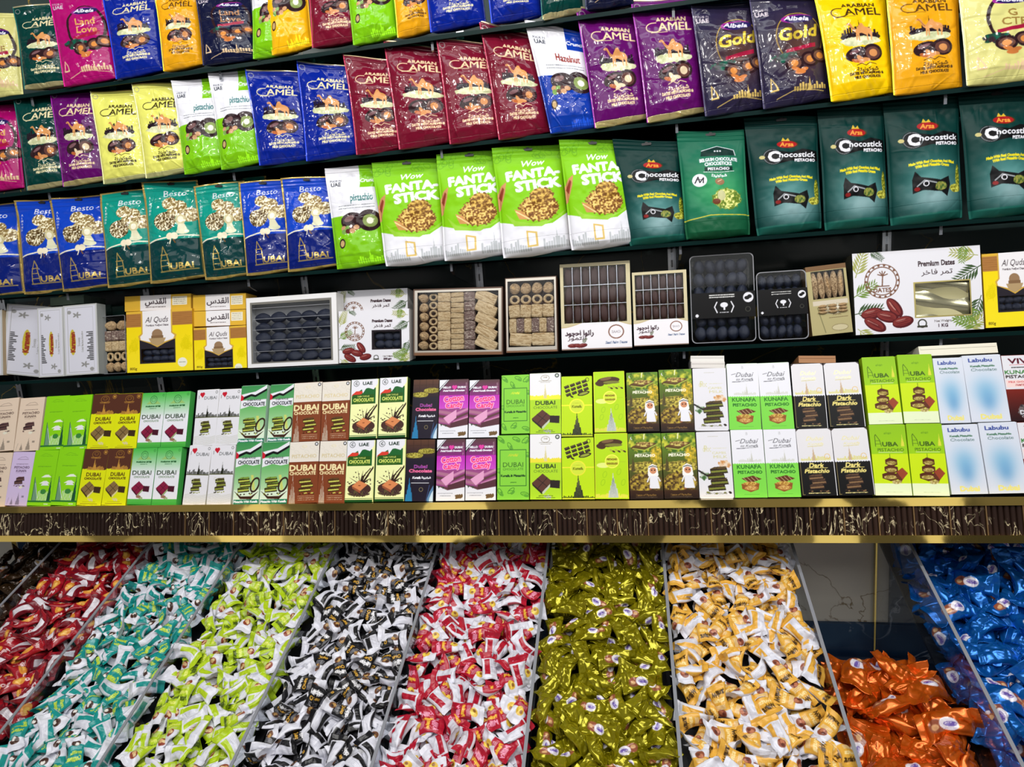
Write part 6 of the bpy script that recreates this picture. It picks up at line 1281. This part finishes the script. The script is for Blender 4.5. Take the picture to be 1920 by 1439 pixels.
class Heap:
    """drops candies one after another on the lowest free spot of a bin; x across, s along the slope, heights above the fill plane"""
    def __init__(s, x0, x1, s0, s1, rng):
        s.x0, s.s0, s.c = x0, s0, .005; s.nx, s.ns = int((x1-x0)/s.c), int((s1-s0)/s.c); s.h = np.zeros((s.ns, s.nx)); s.rng = rng
        s.gx, s.gs = np.meshgrid(x0 + (np.arange(s.nx)+.5)*s.c, s0 + (np.arange(s.ns)+.5)*s.c); s.x1, s.s1 = x1, s1
    def drop(s, L=.074, Wd=.036, T=.012, tries=14):
        best = None
        for _ in range(tries):
            a = s.rng.uniform(0, math.pi*2); m = .5*(L*abs(math.cos(a)) + Wd*abs(math.sin(a))) * .70; ms = .5*(L*abs(math.sin(a)) + Wd*abs(math.cos(a))) * .8
            x = s.rng.uniform(s.x0 + m, s.x1 - m); y = s.rng.uniform(s.s0 + ms, s.s1 - ms)
            i0, i1 = max(0, int((x-L/2-s.x0)/s.c)), int((x+L/2-s.x0)/s.c)+1; j0, j1 = max(0, int((y-L/2-s.s0)/s.c)), int((y+L/2-s.s0)/s.c)+1
            gx, gs = s.gx[j0:j1, i0:i1]-x, s.gs[j0:j1, i0:i1]-y; uu = gx*math.cos(a)+gs*math.sin(a); vv = -gx*math.sin(a)+gs*math.cos(a)
            M_ = (abs(uu) < L/2) & (abs(vv) < Wd/2); hh = s.h[j0:j1, i0:i1][M_]
            if len(hh) < 8: continue
            sc = hh.mean() + .4*hh.std()
            if best is None or sc < best[0]: best = (sc, x, y, a, i0, i1, j0, j1, M_, uu, vv, hh)
        sc, x, y, a, i0, i1, j0, j1, M_, uu, vv, hh = best
        Am = np.stack([uu[M_], vv[M_], np.ones(M_.sum())], -1); co = np.linalg.lstsq(Am, hh, rcond=None)[0]
        tu, tv = np.clip(co[0], -.55, .55), np.clip(co[1], -.6, .6); base = np.percentile(hh - uu[M_]*tu - vv[M_]*tv, 86)
        z = base + T*.5; new = base + uu*tu + vv*tv + T*(1 - .5*(2*uu/L)**2)*(1-.3*(2*vv/Wd)**2)
        sub = s.h[j0:j1, i0:i1]; sub[M_] = np.maximum(sub[M_], new[M_]); return x, y, a, z, tu, tv
for bi, (nm, (spec, words_, below, count, reach)) in enumerate(CANDY.items()):
    scl = {'orange_candy': 1.45, 'blue_candy': 1.3, 'olive_gold_candy': 1.02, 'red_candy': 1.0, 'brown_candy': 1.0}.get(nm, .9)
    rng = np.random.default_rng(40 + bi); foil = 'foil' in words_ and 'red' not in words_ or nm == 'brown_candy'
    M_FOILX = M_FOIL
    ms = [candy_mesh(nm, spec, 11*bi + k + 1, foil) for k in range(7)]
    x0, x1 = DX[bi] + .004, DX[bi+1] - .004
    s1 = s_back - .015 if reach == 1.0 else s_front + (s_back - s_front) * reach
    hp = Heap(x0, x1, s_front, s1, rng); P = [hp.drop(.074*scl, .036*scl, .013*scl) for _ in range(count)]
    top = np.percentile(hp.h, 80); base = -below - top
    tr = tag(empty('bin_tray', tuple(bp((x0+x1)/2, s_front, base))), 'dark tray board carrying the %s' % words_, 'tray', 'dark tray boards under the candy')
    V = [bp(x, s, o_) for o_ in (base - .034, base - .026) for x, s in ((x0, s_front), (x1, s_front), (x1, s1), (x0, s1))]
    me = bpy.data.meshes.new('tray_board'); me.from_pydata([tuple(v) for v in V], [], [(3,2,1,0), (4,5,6,7), (0,1,5,4), (1,2,6,5), (2,3,7,6), (3,0,4,7)]); me.materials.append(M_TRAY); ploc(link('tray_board', me), tr)
    V = [bp(x, s, o_) for o_ in (base - .034, base - .014) for x, s in ((x0, s1 - .002), (x1, s1 - .002), (x1, s1), (x0, s1))]
    me = bpy.data.meshes.new('rear_lip'); me.from_pydata([tuple(v) for v in V], [], [(3,2,1,0), (4,5,6,7), (0,1,5,4), (1,2,6,5), (2,3,7,6), (3,0,4,7)]); me.materials.append(M_TRAY); ploc(link('rear_lip', me), tr)
    for k, (x, s, a, z, tu, tv) in enumerate(P):
        me = ms[int(rng.integers(len(ms)))]; o = link(nm, me); big = scl * (1.0 + rng.normal(0, .03))
        n = np.array([-tu, -tv, 1.0]); ex = np.array([1, 0, tu]); ex /= np.linalg.norm(ex); n = np.cross(ex, [0, 1, tv]); n /= np.linalg.norm(n); ey = np.cross(n, ex)
        # frame of the slope: across, along, normal
        Bm = np.stack([np.array([1., 0, 0]), UB, NB], 1); ca, sa = math.cos(a), math.sin(a); Rz = np.array([[ca, -sa, 0], [sa, ca, 0], [0, 0, 1]])
        Lm = np.stack([ex, ey, n], 1); roll = rng.normal(0, .5) + (math.pi if rng.random() < .42 else 0); pit = rng.normal(0, .25)
        cr_, sr_ = math.cos(roll), math.sin(roll); Rx = np.array([[1, 0, 0], [0, cr_, -sr_], [0, sr_, cr_]]); cp, sp = math.cos(pit), math.sin(pit); Ry = np.array([[cp, 0, sp], [0, 1, 0], [-sp, 0, cp]])
        Mx = Bm @ Rz @ Lm @ Ry @ Rx * big; pos = bp(x, s, base + z + (.32 * (x - x0) if nm == 'orange_candy' else 0))
        o.matrix_world = Matrix([list(Mx[i]) + [pos[i]] for i in range(3)] + [[0, 0, 0, 1]])
        tag(o, '%s heaped in its own clear-sided bin' % words_, 'candy', '%s heaped in one bin' % words_)
